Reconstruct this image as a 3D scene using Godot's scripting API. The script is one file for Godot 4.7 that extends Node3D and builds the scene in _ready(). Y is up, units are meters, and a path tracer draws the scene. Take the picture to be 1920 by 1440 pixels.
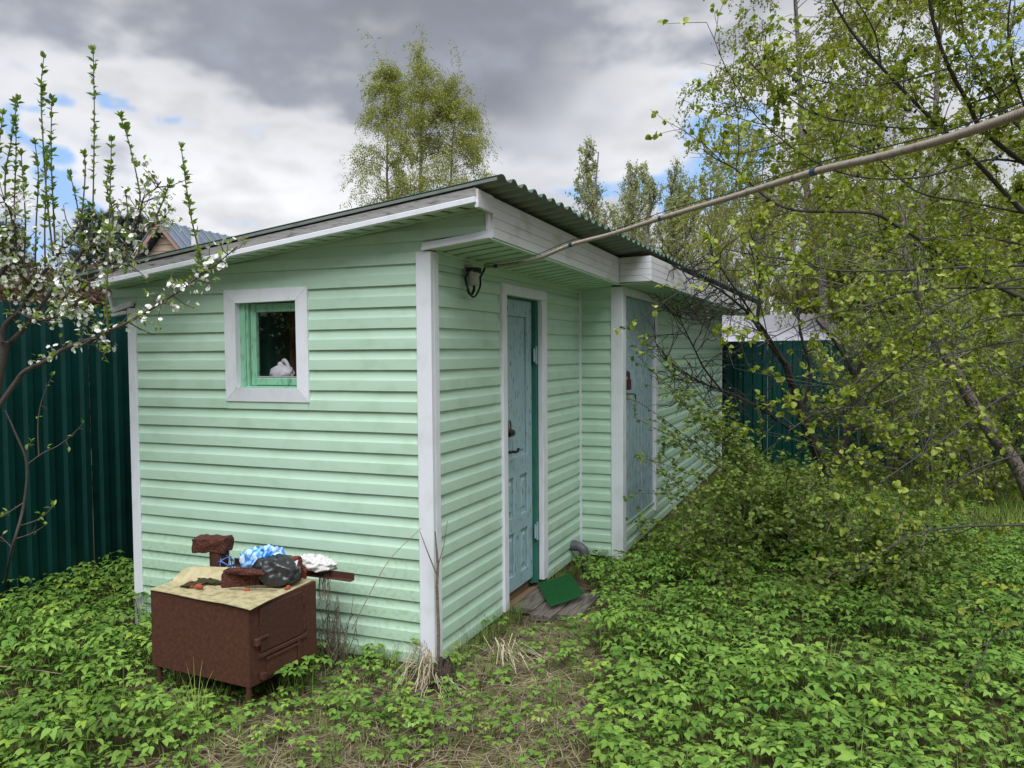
extends Node3D
# A mint-green garden shed in an overgrown plot, under a broken overcast spring sky.

const EYE := Vector3(2.0495, 1.6863, 3.8032)
const LENS := 1500.0          # focal length in photograph pixels (the photograph is 1920 x 1440)
const STEP := 0.115           # height of one siding course
var aim := Basis.from_euler(Vector3(deg_to_rad(-2.2132), deg_to_rad(22.4814), deg_to_rad(-0.4492)))
var rng := RandomNumberGenerator.new()
var M := {}
var T := {}
var used := {}


# ---------------------------------------------------------------- mesh builder
class Shape:
	var v := PackedVector3Array()
	var n := PackedVector3Array()
	var c := PackedColorArray()
	var i := PackedInt32Array()
	var tint := Color.WHITE
	var tinted := false

	func point(p: Vector3, nn: Vector3) -> int:
		v.append(p)
		n.append(nn)
		c.append(tint)
		return v.size() - 1

	func face(a: int, b: int, d: int) -> void:
		# turn the triangle so that it winds clockwise when seen from the side its normals point to
		var g := (v[d] - v[a]).cross(v[b] - v[a])
		if g.dot(n[a] + n[b] + n[d]) >= 0.0:
			i.append_array(PackedInt32Array([a, b, d]))
		else:
			i.append_array(PackedInt32Array([a, d, b]))

	func quad(a: Vector3, b: Vector3, d: Vector3, e: Vector3, out := Vector3.ZERO) -> void:
		var g := (d - a).cross(e - b)
		if g.length_squared() < 1e-16:
			g = (b - a).cross(d - a)
		g = g.normalized()
		if out != Vector3.ZERO and g.dot(out) < 0.0:
			g = -g
		var k := point(a, g)
		point(b, g)
		point(d, g)
		point(e, g)
		face(k, k + 1, k + 2)
		face(k, k + 2, k + 3)

	func tri(a: Vector3, b: Vector3, d: Vector3) -> void:
		var g := (d - a).cross(b - a).normalized()
		var k := point(a, g)
		point(b, g)
		point(d, g)
		i.append_array(PackedInt32Array([k, k + 1, k + 2]))

	# a bar from p to q, whose section is spanned by the full-size vectors a and b, with chamfered long edges
	func bar(p: Vector3, q: Vector3, a: Vector3, b: Vector3, cut := 0.002) -> void:
		var ca := minf(cut / maxf(a.length(), 1e-6), 0.45)
		var cb := minf(cut / maxf(b.length(), 1e-6), 0.45)
		var ring := []
		for s in [[-0.5 + ca, -0.5], [0.5 - ca, -0.5], [0.5, -0.5 + cb], [0.5, 0.5 - cb], [0.5 - ca, 0.5], [-0.5 + ca, 0.5], [-0.5, 0.5 - cb], [-0.5, -0.5 + cb]]:
			ring.append(a * s[0] + b * s[1])
		for k in 8:
			var o: Vector3 = ring[k]
			var o2: Vector3 = ring[(k + 1) % 8]
			quad(p + o, p + o2, q + o2, q + o, o + o2)
		for side in [[p, p - q], [q, q - p]]:
			var at: Vector3 = side[0]
			var out: Vector3 = (side[1] as Vector3).normalized()
			var k0 := point(at + ring[0], out)
			for k in range(1, 8):
				point(at + ring[k], out)
			for k in range(1, 7):
				face(k0, k0 + k, k0 + k + 1)

	func box(lo: Vector3, hi: Vector3, cut := 0.002) -> void:
		var m := (lo + hi) / 2.0
		var s := hi - lo
		bar(Vector3(m.x, lo.y, m.z), Vector3(m.x, hi.y, m.z), Vector3(s.x, 0, 0), Vector3(0, 0, s.z), cut)

	# a round tube along points with a radius at each
	func tube(pts: Array, rad: Array, sides := 6, caps := true) -> void:
		var count := pts.size()
		if count < 2:
			return
		var side := Vector3.ZERO
		var base := v.size()
		for k in count:
			var t: Vector3 = ((pts[mini(k + 1, count - 1)] as Vector3) - (pts[maxi(k - 1, 0)] as Vector3)).normalized()
			if side == Vector3.ZERO:
				side = t.cross(Vector3.UP if absf(t.y) < 0.9 else Vector3.RIGHT).normalized()
			else:
				side = (side - t * side.dot(t)).normalized()
			var up := t.cross(side)
			var k1 := mini(k + 1, count - 1)
			var k2 := maxi(k - 1, 0)
			var run := maxf(((pts[k1] as Vector3) - (pts[k2] as Vector3)).length(), 1e-6)
			var taper := clampf((float(rad[k1]) - float(rad[k2])) / run, -3.0, 3.0)
			for j in sides:
				var a := TAU * j / sides
				var o := side * cos(a) + up * sin(a)
				point((pts[k] as Vector3) + o * float(rad[k]), (o - t * taper).normalized())
		for k in count - 1:
			for j in sides:
				var a := base + k * sides + j
				var b := base + k * sides + (j + 1) % sides
				face(a, b, b + sides)
				face(a, b + sides, a + sides)
		if caps:
			for e in [0, count - 1]:
				var t: Vector3 = ((pts[0] as Vector3) - (pts[1] as Vector3)).normalized() if e == 0 else ((pts[e] as Vector3) - (pts[e - 1] as Vector3)).normalized()
				var k0 := v.size()
				for j in sides:
					point(v[base + int(e) * sides + j], t)
				for j in range(1, sides - 1):
					face(k0, k0 + j, k0 + j + 1)

	# a grid of points (rows of equal length) as one smooth sheet
	func sheet(rows: Array, closed := false) -> void:
		var h := rows.size()
		var w: int = rows[0].size()
		var base := v.size()
		for r in h:
			for k in w:
				var k1 := (k + 1) % w if closed else mini(k + 1, w - 1)
				var k0 := (k + w - 1) % w if closed else maxi(k - 1, 0)
				var dx: Vector3 = rows[r][k1] - rows[r][k0]
				var dy: Vector3 = rows[mini(r + 1, h - 1)][k] - rows[maxi(r - 1, 0)][k]
				var nn := dy.cross(dx)
				point(rows[r][k], nn.normalized() if nn.length_squared() > 1e-18 else Vector3.UP)
		for r in h - 1:
			for k in (w if closed else w - 1):
				var a := base + r * w + k
				var b := base + r * w + (k + 1) % w
				face(a, b, b + w)
				face(a, b + w, a + w)

	# runs of section points [height, depth], swept through stations [origin, up, out]; each run is smooth in itself
	func sweep(runs: Array, stations: Array, lows: PackedFloat32Array, highs: PackedFloat32Array) -> void:
		for run in runs:
			var m: int = run.size()
			var base := v.size()
			for s in stations.size():
				var o: Vector3 = stations[s][0]
				var up: Vector3 = stations[s][1]
				var out: Vector3 = stations[s][2]
				for k in m:
					var d: Vector2 = run[mini(k + 1, m - 1)] - run[maxi(k - 1, 0)]
					var nn := (up * -d.y + out * d.x).normalized()
					var hh: float = clampf(run[k].x, lows[s], highs[s])
					point(o + up * hh + out * float(run[k].y), nn)
			for s in stations.size() - 1:
				for k in m - 1:
					var a := base + s * m + k
					face(a, a + 1, a + m + 1)
					face(a, a + m + 1, a + m)

	func mesh(into: ArrayMesh = null) -> ArrayMesh:
		var out := into if into else ArrayMesh.new()
		var arrays := []
		arrays.resize(Mesh.ARRAY_MAX)
		arrays[Mesh.ARRAY_VERTEX] = v
		arrays[Mesh.ARRAY_NORMAL] = n
		if tinted:
			arrays[Mesh.ARRAY_COLOR] = c
		arrays[Mesh.ARRAY_INDEX] = i
		out.add_surface_from_arrays(Mesh.PRIMITIVE_TRIANGLES, arrays)
		return out


# ---------------------------------------------------------------- scene helpers
func numbered(called: String) -> String:
	used[called] = used.get(called, 0) + 1
	return called if used[called] == 1 else "%s_%03d" % [called, used[called] - 1]


func part(called: String, s, m: Material, parent: Node3D) -> MeshInstance3D:
	var o := MeshInstance3D.new()
	o.name = called
	o.mesh = s.mesh() if s is Shape else s
	if m:
		o.material_override = m
	parent.add_child(o, true)
	return o


func tag(o: Node3D, label: String, category: String, group := "", kind := "") -> Node3D:
	o.set_meta("label", label)
	if category:
		o.set_meta("category", category)
	if group:
		o.set_meta("group", group)
	if kind:
		o.set_meta("kind", kind)
	return o


func thing(called: String, label: String, category: String, at := Vector3.ZERO, group := "") -> Node3D:
	var o := Node3D.new()
	o.name = numbered(called)
	add_child(o)
	o.position = at
	return tag(o, label, category, group)


func whole(called: String, s, m: Material, label: String, category: String, group := "", kind := "") -> MeshInstance3D:
	var o := part(numbered(called), s, m, self)
	tag(o, label, category, group, kind)
	return o


func holder(called: String, parent: Node3D) -> Node3D:
	var o := Node3D.new()
	o.name = called
	parent.add_child(o, true)
	return o


func scatter(called: String, s, m: Material, where: Array, tints: Array, parent: Node3D = self) -> MultiMeshInstance3D:
	var mm := MultiMesh.new()
	mm.transform_format = MultiMesh.TRANSFORM_3D
	mm.use_colors = true
	mm.mesh = s.mesh() if s is Shape else s
	mm.instance_count = where.size()
	for k in where.size():
		mm.set_instance_transform(k, where[k])
		mm.set_instance_color(k, tints[k])
	var o := MultiMeshInstance3D.new()
	o.name = numbered(called) if parent == self else called
	o.multimesh = mm
	o.material_override = m
	o.set_meta("kind", "stuff")
	parent.add_child(o, true)
	return o


func ray(u: float, w: float) -> Vector3:
	return aim * Vector3((u - 960.0) / LENS, (720.0 - w) / LENS, -1.0)


func at(u: float, w: float, depth: float) -> Vector3:
	return EYE + ray(u, w) * depth


func on_y(u: float, w: float, y := 0.0) -> Vector3:
	var d := ray(u, w)
	return EYE + d * ((y - EYE.y) / d.y)


func on_x(u: float, w: float, x := 0.0) -> Vector3:
	var d := ray(u, w)
	return EYE + d * ((x - EYE.x) / d.x)


func on_z(u: float, w: float, z := 0.0) -> Vector3:
	var d := ray(u, w)
	return EYE + d * ((z - EYE.z) / d.z)


var lump := FastNoiseLite.new()
func earth(x: float, z: float) -> float:
	var y := -0.045 + 0.018 * maxf(minf(z, 0.0), -9.0)
	return y + lump.get_noise_2d(x * 60.0, z * 60.0) * 0.022 + lump.get_noise_2d(x * 9.0 + 90.0, z * 9.0) * 0.03


func rnd(a := -1.0, b := 1.0) -> float:
	return rng.randf_range(a, b)


func wild() -> Vector3:
	return Vector3(rnd(), rnd(), rnd())


func lin(r: float, g: float, b: float) -> Color:
	return Color(r, g, b)


# ---------------------------------------------------------------- materials
func grain_image(freq: float, seed_: int, octaves: int, ramp: Array, size := 512, kind := FastNoiseLite.TYPE_SIMPLEX_SMOOTH) -> ImageTexture:
	var f := FastNoiseLite.new()
	f.noise_type = kind
	f.seed = seed_
	f.frequency = freq
	f.fractal_octaves = octaves
	f.fractal_gain = 0.55
	var g := f.get_seamless_image(size, size)
	var look := Gradient.new()
	var stops := PackedFloat32Array()
	var shades := PackedColorArray()
	for k in ramp.size():
		stops.append(ramp[k][0])
		shades.append(ramp[k][1])
	look.offsets = stops
	look.colors = shades
	var table := []
	for k in 256:
		table.append(look.sample(k / 255.0))
	var bytes := g.get_data()
	var wide := bytes.size() / (size * size)
	var out := PackedByteArray()
	out.resize(size * size * 3)
	var packed := PackedByteArray()
	packed.resize(768)
	for k in 256:
		var cc: Color = table[k]
		packed[k * 3] = clampi(int(cc.r * 255.0 + 0.5), 0, 255)
		packed[k * 3 + 1] = clampi(int(cc.g * 255.0 + 0.5), 0, 255)
		packed[k * 3 + 2] = clampi(int(cc.b * 255.0 + 0.5), 0, 255)
	for k in size * size:
		var b3 := bytes[k * wide] * 3
		out[k * 3] = packed[b3]
		out[k * 3 + 1] = packed[b3 + 1]
		out[k * 3 + 2] = packed[b3 + 2]
	return ImageTexture.create_from_image(Image.create_from_data(size, size, false, Image.FORMAT_RGB8, out))


func grey(x: float) -> Color:
	return Color(x, x, x)


func mat(called: String, color: Color, rough := 0.7, texture: Texture2D = null, scale := Vector3.ONE, metal := 0.0) -> StandardMaterial3D:
	var m := StandardMaterial3D.new()
	m.resource_name = called
	m.albedo_color = color
	m.roughness = rough
	m.metallic = metal
	if texture:
		m.albedo_texture = texture
		m.uv1_triplanar = true
		m.uv1_world_triplanar = true
		m.uv1_scale = scale
	M[called] = m
	return m


func relief(m: StandardMaterial3D, t: Texture2D, cm: float) -> void:
	m.heightmap_enabled = true
	m.heightmap_texture = t
	m.heightmap_scale = cm


func leafy(called: String, color: Color, through: float, rough := 0.5) -> StandardMaterial3D:
	var m := mat(called, color, rough)
	m.vertex_color_use_as_albedo = true
	m.backlight_enabled = true
	m.backlight = Color(through, through * 1.02, through * 0.6)
	m.cull_mode = BaseMaterial3D.CULL_DISABLED
	return m


func make_materials() -> void:
	T.soft = grain_image(0.012, 3, 5, [[0.0, grey(0.80)], [0.45, grey(0.93)], [1.0, grey(1.0)]])
	T.fine = grain_image(0.06, 5, 4, [[0.0, grey(0.55)], [0.5, grey(0.85)], [1.0, grey(1.0)]])
	T.bump = grain_image(0.03, 8, 5, [[0.0, grey(0.0)], [1.0, grey(1.0)]])
	T.grit = grain_image(0.12, 9, 4, [[0.0, grey(0.0)], [1.0, grey(1.0)]])
	T.dirt = grain_image(0.008, 12, 6, [[0.0, Color(0.84, 0.84, 0.78)], [0.28, Color(0.93, 0.93, 0.90)], [0.42, grey(0.985)], [1.0, grey(1.0)]])
	T.faint = grain_image(0.012, 13, 5, [[0.0, Color(0.925, 0.945, 0.905)], [0.30, Color(0.97, 0.975, 0.965)], [0.5, grey(1.0)], [1.0, grey(1.0)]])
	T.streak = grain_image(0.02, 14, 5, [[0.0, Color(0.45, 0.44, 0.42)], [0.25, grey(0.84)], [0.45, grey(0.97)], [1.0, grey(1.0)]])
	T.wood = grain_image(0.02, 17, 5, [[0.0, grey(0.45)], [0.4, grey(0.75)], [0.7, grey(0.95)], [1.0, grey(0.8)]])
	T.peel = grain_image(0.03, 23, 5, [[0.0, Color(0.26, 0.25, 0.23)], [0.20, Color(0.42, 0.42, 0.40)], [0.26, Color(0.86, 0.90, 0.90)], [0.5, grey(0.97)], [0.75, Color(0.90, 0.95, 0.97)], [1.0, Color(1.0, 1.0, 1.0)]])
	T.crack = grain_image(0.035, 25, 5, [[0.0, Color(0.22, 0.21, 0.19)], [0.22, Color(0.36, 0.36, 0.34)], [0.30, Color(0.80, 0.85, 0.86)], [0.5, grey(0.95)], [0.75, Color(0.90, 0.95, 0.97)], [1.0, Color(1.0, 1.0, 1.0)]])
	T.rust = grain_image(0.045, 31, 6, [[0.0, Color(0.70, 0.65, 0.61)], [0.35, Color(0.86, 0.82, 0.79)], [0.55, Color(0.92, 0.89, 0.86)], [0.8, Color(1.0, 0.98, 0.95)], [1.0, Color(1.0, 1.0, 0.98)]])
	T.soil = grain_image(0.02, 37, 6, [[0.0, Color(0.15, 0.12, 0.08)], [0.35, Color(0.26, 0.21, 0.14)], [0.6, Color(0.36, 0.31, 0.21)], [0.8, Color(0.33, 0.34, 0.19)], [1.0, Color(0.48, 0.43, 0.31)]], 1024)
	T.bark = grain_image(0.03, 41, 5, [[0.0, grey(0.35)], [0.5, grey(0.7)], [1.0, grey(1.0)]])
	T.birch = grain_image(0.02, 43, 5, [[0.0, Color(0.14, 0.13, 0.12)], [0.36, Color(0.36, 0.33, 0.30)], [0.45, Color(0.80, 0.78, 0.76)], [1.0, Color(1, 1, 1)]])
	T.lino = grain_image(0.04, 47, 5, [[0.0, Color(0.66, 0.62, 0.50)], [0.3, Color(0.86, 0.84, 0.76)], [0.55, Color(0.95, 0.94, 0.88)], [1.0, Color(1, 1, 0.98)]])
	T.brick = grain_image(0.03, 51, 5, [[0.0, Color(0.28, 0.24, 0.22)], [0.45, Color(0.65, 0.55, 0.50)], [0.7, Color(0.95, 0.90, 0.86)], [1.0, Color(1, 1, 1)]])
	T.bag = grain_image(0.007, 57, 3, [[0.0, Color(0.86, 0.93, 0.95)], [0.36, Color(0.90, 0.95, 0.96)], [0.44, Color(0.06, 0.42, 0.80)], [0.60, Color(0.10, 0.50, 0.86)], [0.68, Color(0.20, 0.66, 0.55)], [0.74, Color(0.85, 0.93, 0.94)], [1.0, Color(0.12, 0.55, 0.80)]])

	var m := mat("siding", Color(0.712, 0.828, 0.740), 0.42, T.faint, Vector3(0.55, 0.85, 0.55))
	relief(m, T.soft, 0.12)
	T.algae = grain_image(0.05, 19, 6, [[0.0, Color(0.84, 0.87, 0.76)], [0.30, Color(0.93, 0.945, 0.895)], [0.48, Color(0.98, 0.983, 0.97)], [1.0, grey(1.0)]])
	m = mat("siding_mossy", Color(0.712, 0.828, 0.740), 0.5, T.algae, Vector3(0.8, 0.9, 0.8))
	m = mat("soffit", Color(0.712, 0.828, 0.740), 0.5, T.faint, Vector3(0.7, 0.7, 0.7))
	m = mat("white_trim", Color(0.870, 0.880, 0.905), 0.45, T.faint, Vector3(0.9, 0.6, 0.9))
	m = mat("fascia", Color(0.84, 0.84, 0.85), 0.45, T.dirt, Vector3(0.5, 1.2, 0.5))
	mat("bare_board", Color(0.47, 0.38, 0.29), 0.95, T.soft, Vector3(1, 1, 1))
	m = mat("grey_wood", Color(0.60, 0.595, 0.59), 0.9, T.streak, Vector3(0.8, 5.0, 5.0))
	relief(m, T.bump, 0.15)
	m = mat("step_wood", Color(0.47, 0.44, 0.40), 0.95, T.wood, Vector3(4.0, 4.0, 0.4))
	relief(m, T.bump, 0.3)
	mat("inside_wood", Color(0.52, 0.39, 0.28), 0.9, T.wood, Vector3(3.0, 0.5, 3.0))
	mat("inside_board", Color(0.50, 0.41, 0.32), 0.95)
	mat("inside_green", Color(0.16, 0.36, 0.29), 0.7)
	mat("roof_top", Color(0.27, 0.42, 0.37), 0.45, T.dirt, Vector3(0.6, 0.6, 0.6))
	mat("roof_back", Color(0.47, 0.50, 0.48), 0.6, T.streak, Vector3(0.4, 1.0, 1.2))
	m = mat("door_paint", Color(0.615, 0.718, 0.735), 0.62, T.peel, Vector3(2.4, 0.55, 2.4))
	relief(m, T.bump, 0.12)
	m = mat("plank_paint", Color(0.64, 0.735, 0.755), 0.65, T.crack, Vector3(3.6, 0.42, 3.6))
	relief(m, T.bump, 0.15)
	mat("jamb", Color(0.20, 0.47, 0.41), 0.5, T.soft, Vector3(1, 1, 1))
	m = mat("sash", Color(0.53, 0.75, 0.62), 0.5, T.streak, Vector3(2.2, 0.8, 2.2))
	mat("steel", Color(0.52, 0.51, 0.50), 0.35, T.fine, Vector3(6, 6, 6), 0.8)
	mat("black_iron", Color(0.06, 0.06, 0.065), 0.35, null, Vector3.ONE, 0.3)
	mat("rusty_iron", Color(0.27, 0.15, 0.11), 0.75, T.rust, Vector3(6, 6, 6), 0.1)
	m = mat("rust", Color(0.335, 0.192, 0.132), 0.82, T.rust, Vector3(1.3, 1.3, 1.3))
	relief(m, T.grit, 0.06)
	m = mat("rust_dark", Color(0.300, 0.168, 0.118), 0.8, T.rust, Vector3(1.9, 1.9, 1.9))
	relief(m, T.grit, 0.06)
	m = mat("linoleum", Color(0.72, 0.685, 0.565), 0.6, T.lino, Vector3(0.9, 0.9, 0.9))
	m = mat("brick", Color(0.42, 0.255, 0.205), 0.95, T.brick, Vector3(5, 5, 5))
	relief(m, T.bump, 0.5)
	m = mat("red_brick", Color(0.56, 0.31, 0.23), 0.95, T.brick, Vector3(4, 4, 4))
	mat("shard", Color(0.72, 0.36, 0.25), 0.9, T.fine, Vector3(8, 8, 8))
	m = mat("black_bag", Color(0.135, 0.14, 0.145), 0.28, T.soft, Vector3(5, 5, 5))
	m.clearcoat_enabled = true
	m.clearcoat = 0.4
	m = mat("blue_bag", Color(0.9, 0.95, 1), 0.3, T.bag, Vector3(2.6, 2.6, 2.6))
	m = mat("white_bag", Color(0.88, 0.88, 0.90), 0.35)
	m.backlight_enabled = true
	m.backlight = Color(0.5, 0.5, 0.5)
	m = mat("white_rag", Color(0.82, 0.81, 0.80), 0.8, T.streak, Vector3(4, 4, 4))
	mat("paper", Color(0.84, 0.84, 0.86), 0.8)
	mat("blue_plastic", Color(0.33, 0.44, 0.66), 0.4)
	m = mat("dead_wood", Color(0.52, 0.47, 0.39), 0.95, T.wood, Vector3(5, 5, 5))
	m = mat("rotten", Color(0.33, 0.28, 0.23), 1.0, T.wood, Vector3(9, 2.0, 9))
	relief(m, T.bump, 1.0)
	mat("moss", Color(0.26, 0.25, 0.13), 1.0, T.fine, Vector3(9, 9, 9))
	m = mat("fence_green", Color(0.025, 0.240, 0.220), 0.42, T.soft, Vector3(0.5, 0.5, 0.5))
	m.metallic_specular = 0.4
	mat("hose", Color(0.64, 0.60, 0.55), 0.6, T.streak, Vector3(3, 3, 3))
	mat("tape", Color(0.08, 0.22, 0.36), 0.4)
	mat("cable", Color(0.03, 0.03, 0.035), 0.45)
	mat("porcelain", Color(0.66, 0.65, 0.62), 0.5, T.streak, Vector3(5, 5, 5))
	mat("pipe_grey", Color(0.34, 0.35, 0.37), 0.5, T.dirt, Vector3(3, 3, 3))
	mat("mat_green", Color(0.03, 0.42, 0.18), 0.6, T.fine, Vector3(9, 9, 9))
	mat("glass", Color(0.02, 0.03, 0.03, 0.12), 0.02)
	M.glass.transparency = BaseMaterial3D.TRANSPARENCY_ALPHA
	m = mat("soil", Color(1, 1, 1), 1.0, T.soil, Vector3(0.45, 0.45, 0.45))
	relief(m, T.bump, 2.0)
	m = mat("plum_bark", Color(0.42, 0.38, 0.36), 0.9, T.bark, Vector3(7, 7, 7))
	mat("plum_twig", Color(0.36, 0.31, 0.29), 0.85)
	m = mat("alder_bark", Color(0.36, 0.35, 0.32), 0.85, T.bark, Vector3(6, 6, 6))
	m = mat("apple_bark", Color(0.25, 0.23, 0.21), 0.95, T.bark, Vector3(6, 2.5, 6))
	relief(m, T.bump, 1.0)
	m = mat("pale_bark", Color(0.52, 0.49, 0.46), 0.9, T.birch, Vector3(3.0, 3.0, 3.0))
	m = mat("birch_bark", Color(0.72, 0.70, 0.68), 0.8, T.birch, Vector3(1.2, 4.5, 1.2))
	mat("grey_twig", Color(0.46, 0.44, 0.40), 0.9)
	mat("bush_twig", Color(0.40, 0.36, 0.30), 0.9)
	mat("old_twig", Color(0.60, 0.54, 0.47), 0.9)
	mat("straw", Color(1, 1, 1), 0.8)
	M.straw.vertex_color_use_as_albedo = true
	mat("cone", Color(0.09, 0.065, 0.05), 0.9)
	leafy("leaf", Color(1, 1, 1), 0.92)
	leafy("cover_leaf", Color(1, 1, 1), 0.24, 0.6)
	M.cover_leaf.metallic_specular = 0.3
	leafy("petal", Color(1, 1, 1), 0.4, 0.7)
	leafy("needle", Color(1, 1, 1), 0.1, 0.7)
	m = mat("house_roof", Color(0.45, 0.50, 0.56), 0.4, T.soft, Vector3(0.4, 0.4, 0.4))
	mat("peach", Color(0.84, 0.76, 0.67), 0.8, T.soft, Vector3(0.4, 0.4, 0.4))
	mat("pink_trim", Color(0.62, 0.50, 0.47), 0.8)
	mat("white_roof", Color(0.86, 0.85, 0.90), 0.5, T.soft, Vector3(0.5, 0.5, 0.5))
	mat("window_dark", Color(0.03, 0.035, 0.04), 0.15)


# ---------------------------------------------------------------- sky
func blob(a: float, e: float, ca: float, ce: float, wa: float, we: float) -> float:
	var da := wrapf(a - ca, -180.0, 180.0) / wa
	var de := (e - ce) / we
	return exp(-(da * da + de * de))


const SKY := 0.46      # how bright the clouds are, next to the light that comes through them
func make_sky() -> Sky:
	var w := 2048
	var h := 1024
	var big := FastNoiseLite.new()
	big.seed = 11
	big.frequency = 1.2
	big.fractal_octaves = 4
	var small := FastNoiseLite.new()
	small.seed = 29
	small.frequency = 3.1
	small.fractal_octaves = 6
	small.fractal_gain = 0.56
	small.domain_warp_enabled = false
	var tone := FastNoiseLite.new()
	tone.seed = 71
	tone.frequency = 0.55
	tone.fractal_octaves = 3
	var img := Image.create(w, h, false, Image.FORMAT_RGBF)
	var low := Color(0.20, 0.205, 0.20)
	img.fill(low)
	var blue_high := Color(0.155, 0.300, 0.640)
	var blue_low := Color(0.36, 0.56, 0.86)
	for y in h / 2 + 6:
		var el := (0.5 - (y + 0.5) / h) * PI
		var ed := rad_to_deg(el)
		var ce := cos(el)
		var se := sin(el)
		for x in w:
			var az := (x + 0.5) / w * TAU
			var d := Vector3(sin(az) * ce, maxf(se, 0.0), -cos(az) * ce)
			var a := rad_to_deg(az) + 22.48
			var p := d / (d.y + 0.30)
			var n1 := big.get_noise_3d(p.x, d.y * 1.5, p.z)
			var n2 := small.get_noise_3d(p.x, d.y * 2.0, p.z)
			var n3 := tone.get_noise_3d(p.x, 7.0, p.z)
			# how thick and how dark the cloud is here
			var thick := 0.56 + n1 * 0.55 + n2 * 0.45
			var dark := 0.50 + n3 * 0.8 + n1 * 0.30
			a += n1 * 9.0 + n2 * 5.0
			var eh := ed + n2 * 4.0 - n1 * 2.5
			# the broad layout of this sky: a grey bank over the shed, bright broken cloud beside it
			var bank := 1.1 * blob(a, eh, -18.0, 22.5, 19.0, 6.0) + 0.95 * blob(a, eh, -6.0, 16.0, 7.5, 3.6) + 0.7 * blob(a, eh, 4.0, 26.0, 11.0, 3.5)
			var shine := 1.8 * blob(a, eh, 9.5, 16.5, 8.0, 5.0) + 1.0 * blob(a, eh, -15.0, 11.0, 8.5, 3.2) + 0.7 * blob(a, eh, -29.0, 16.0, 6.0, 3.6) + 0.6 * blob(a, eh, 5.0, 12.5, 5.0, 1.6)
			var hole := 1.5 * blob(a, eh, 11.8, 13.8, 3.6, 2.6) + 0.8 * blob(a, eh, 8.5, 10.3, 5.0, 1.1) + 0.9 * blob(a, eh, -29.3, 11.4, 2.4, 2.6) + 0.5 * blob(a, eh, 12.6, 18.0, 2.4, 1.2)
			thick += bank * 0.5 + shine * 0.22 - hole * 0.95
			dark += bank * 0.50 - shine * 0.34 - hole * 0.2
			dark = clampf(dark + n2 * 0.75, 0.0, 1.0)
			dark = dark * dark * (3.0 - 2.0 * dark)
			var cover := clampf((thick - 0.02) / 0.42, 0.0, 1.0)
			cover = cover * cover * (3.0 - 2.0 * cover)
			var lit := Color(0.69, 0.70, 0.73).lerp(Color(0.245, 0.262, 0.310), dark)
			var puff := clampf(1.0 + n2 * 0.55 + n1 * 0.15, 0.7, 1.35)
			lit = Color(lit.r * puff, lit.g * puff, lit.b * puff)
			# thin edges of cloud glow brighter than its belly
			lit = lit.lerp(Color(0.84, 0.85, 0.88), clampf(1.0 - absf(cover - 0.8) * 3.0, 0.0, 1.0) * 0.45 * (1.0 - dark))
			var clear := blue_low.lerp(blue_high, clampf(ed / 45.0, 0.0, 1.0))
			var seen := clear.lerp(lit, cover)
			img.set_pixel(x, y, Color(seen.r * SKY, seen.g * SKY, seen.b * SKY))
	var m := PanoramaSkyMaterial.new()
	m.panorama = ImageTexture.create_from_image(img)
	var s := Sky.new()
	s.sky_material = m
	return s


func make_view() -> void:
	var cam := Camera3D.new()
	cam.name = "camera"
	cam.position = EYE
	cam.basis = aim
	cam.fov = rad_to_deg(2.0 * atan(720.0 / LENS))
	cam.near = 0.05
	cam.far = 900.0
	add_child(cam)
	cam.current = true
	var e := Environment.new()
	e.background_mode = Environment.BG_SKY
	e.sky = make_sky()
	e.background_energy_multiplier = 1.0
	e.tonemap_mode = Environment.TONE_MAPPER_LINEAR
	e.tonemap_exposure = 2.72
	e.sdfgi_enabled = true
	e.ssao_enabled = true
	e.ssil_enabled = true
	var we := WorldEnvironment.new()
	we.name = "world_environment"
	we.environment = e
	add_child(we)
	# the sun stands high behind thin cloud, on the side of the window wall and the doors
	var sun := DirectionalLight3D.new()
	sun.name = "sun"
	sun.light_color = Color(0.985, 0.99, 1.0)
	sun.light_energy = 0.5
	sun.light_angular_distance = 52.0
	sun.shadow_enabled = true
	add_child(sun)
	sun.look_at_from_position(Vector3(1.3, 6.2, 3.7), Vector3.ZERO)


# ---------------------------------------------------------------- ground
func make_ground() -> void:
	var s := Shape.new()
	var stops := []
	var x := -6.0
	var coarse := [-420.0, -200.0, -90.0, -45.0, -24.0, -14.0, -9.0]
	var xs := coarse.duplicate()
	while x < 8.01:
		xs.append(x)
		x += 0.16
	xs.append_array([11.0, 16.0, 26.0, 45.0, 90.0, 200.0, 420.0])
	var zs := [-520.0, -240.0, -110.0, -55.0, -30.0, -19.0, -14.0, -12.0]
	var z := -10.4
	while z < 4.2:
		zs.append(z)
		z += 0.16
	zs.append_array([6.0, 9.0, 14.0, 24.0, 50.0, 120.0, 420.0])
	var rows := []
	for zz in zs:
		var row := []
		for xx in xs:
			row.append(Vector3(xx, earth(xx, zz), zz))
		rows.append(row)
	s.sheet(rows)
	whole("ground", s, M.soil, "bare brown earth with dead grass round the shed", "ground", "", "structure")


# ---------------------------------------------------------------- the shed
func siding_runs() -> Array:
	return [
		[Vector2(-0.002, 0.001), Vector2(-0.001, 0.0150)],
		[Vector2(-0.001, 0.0150), Vector2(0.03, 0.0150), Vector2(0.056, 0.0138)],
		[Vector2(0.056, 0.0138), Vector2(0.0635, 0.0098), Vector2(0.074, 0.0062), Vector2(0.088, 0.0034), Vector2(0.103, 0.0017), Vector2(0.117, 0.0010)],
	]


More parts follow.
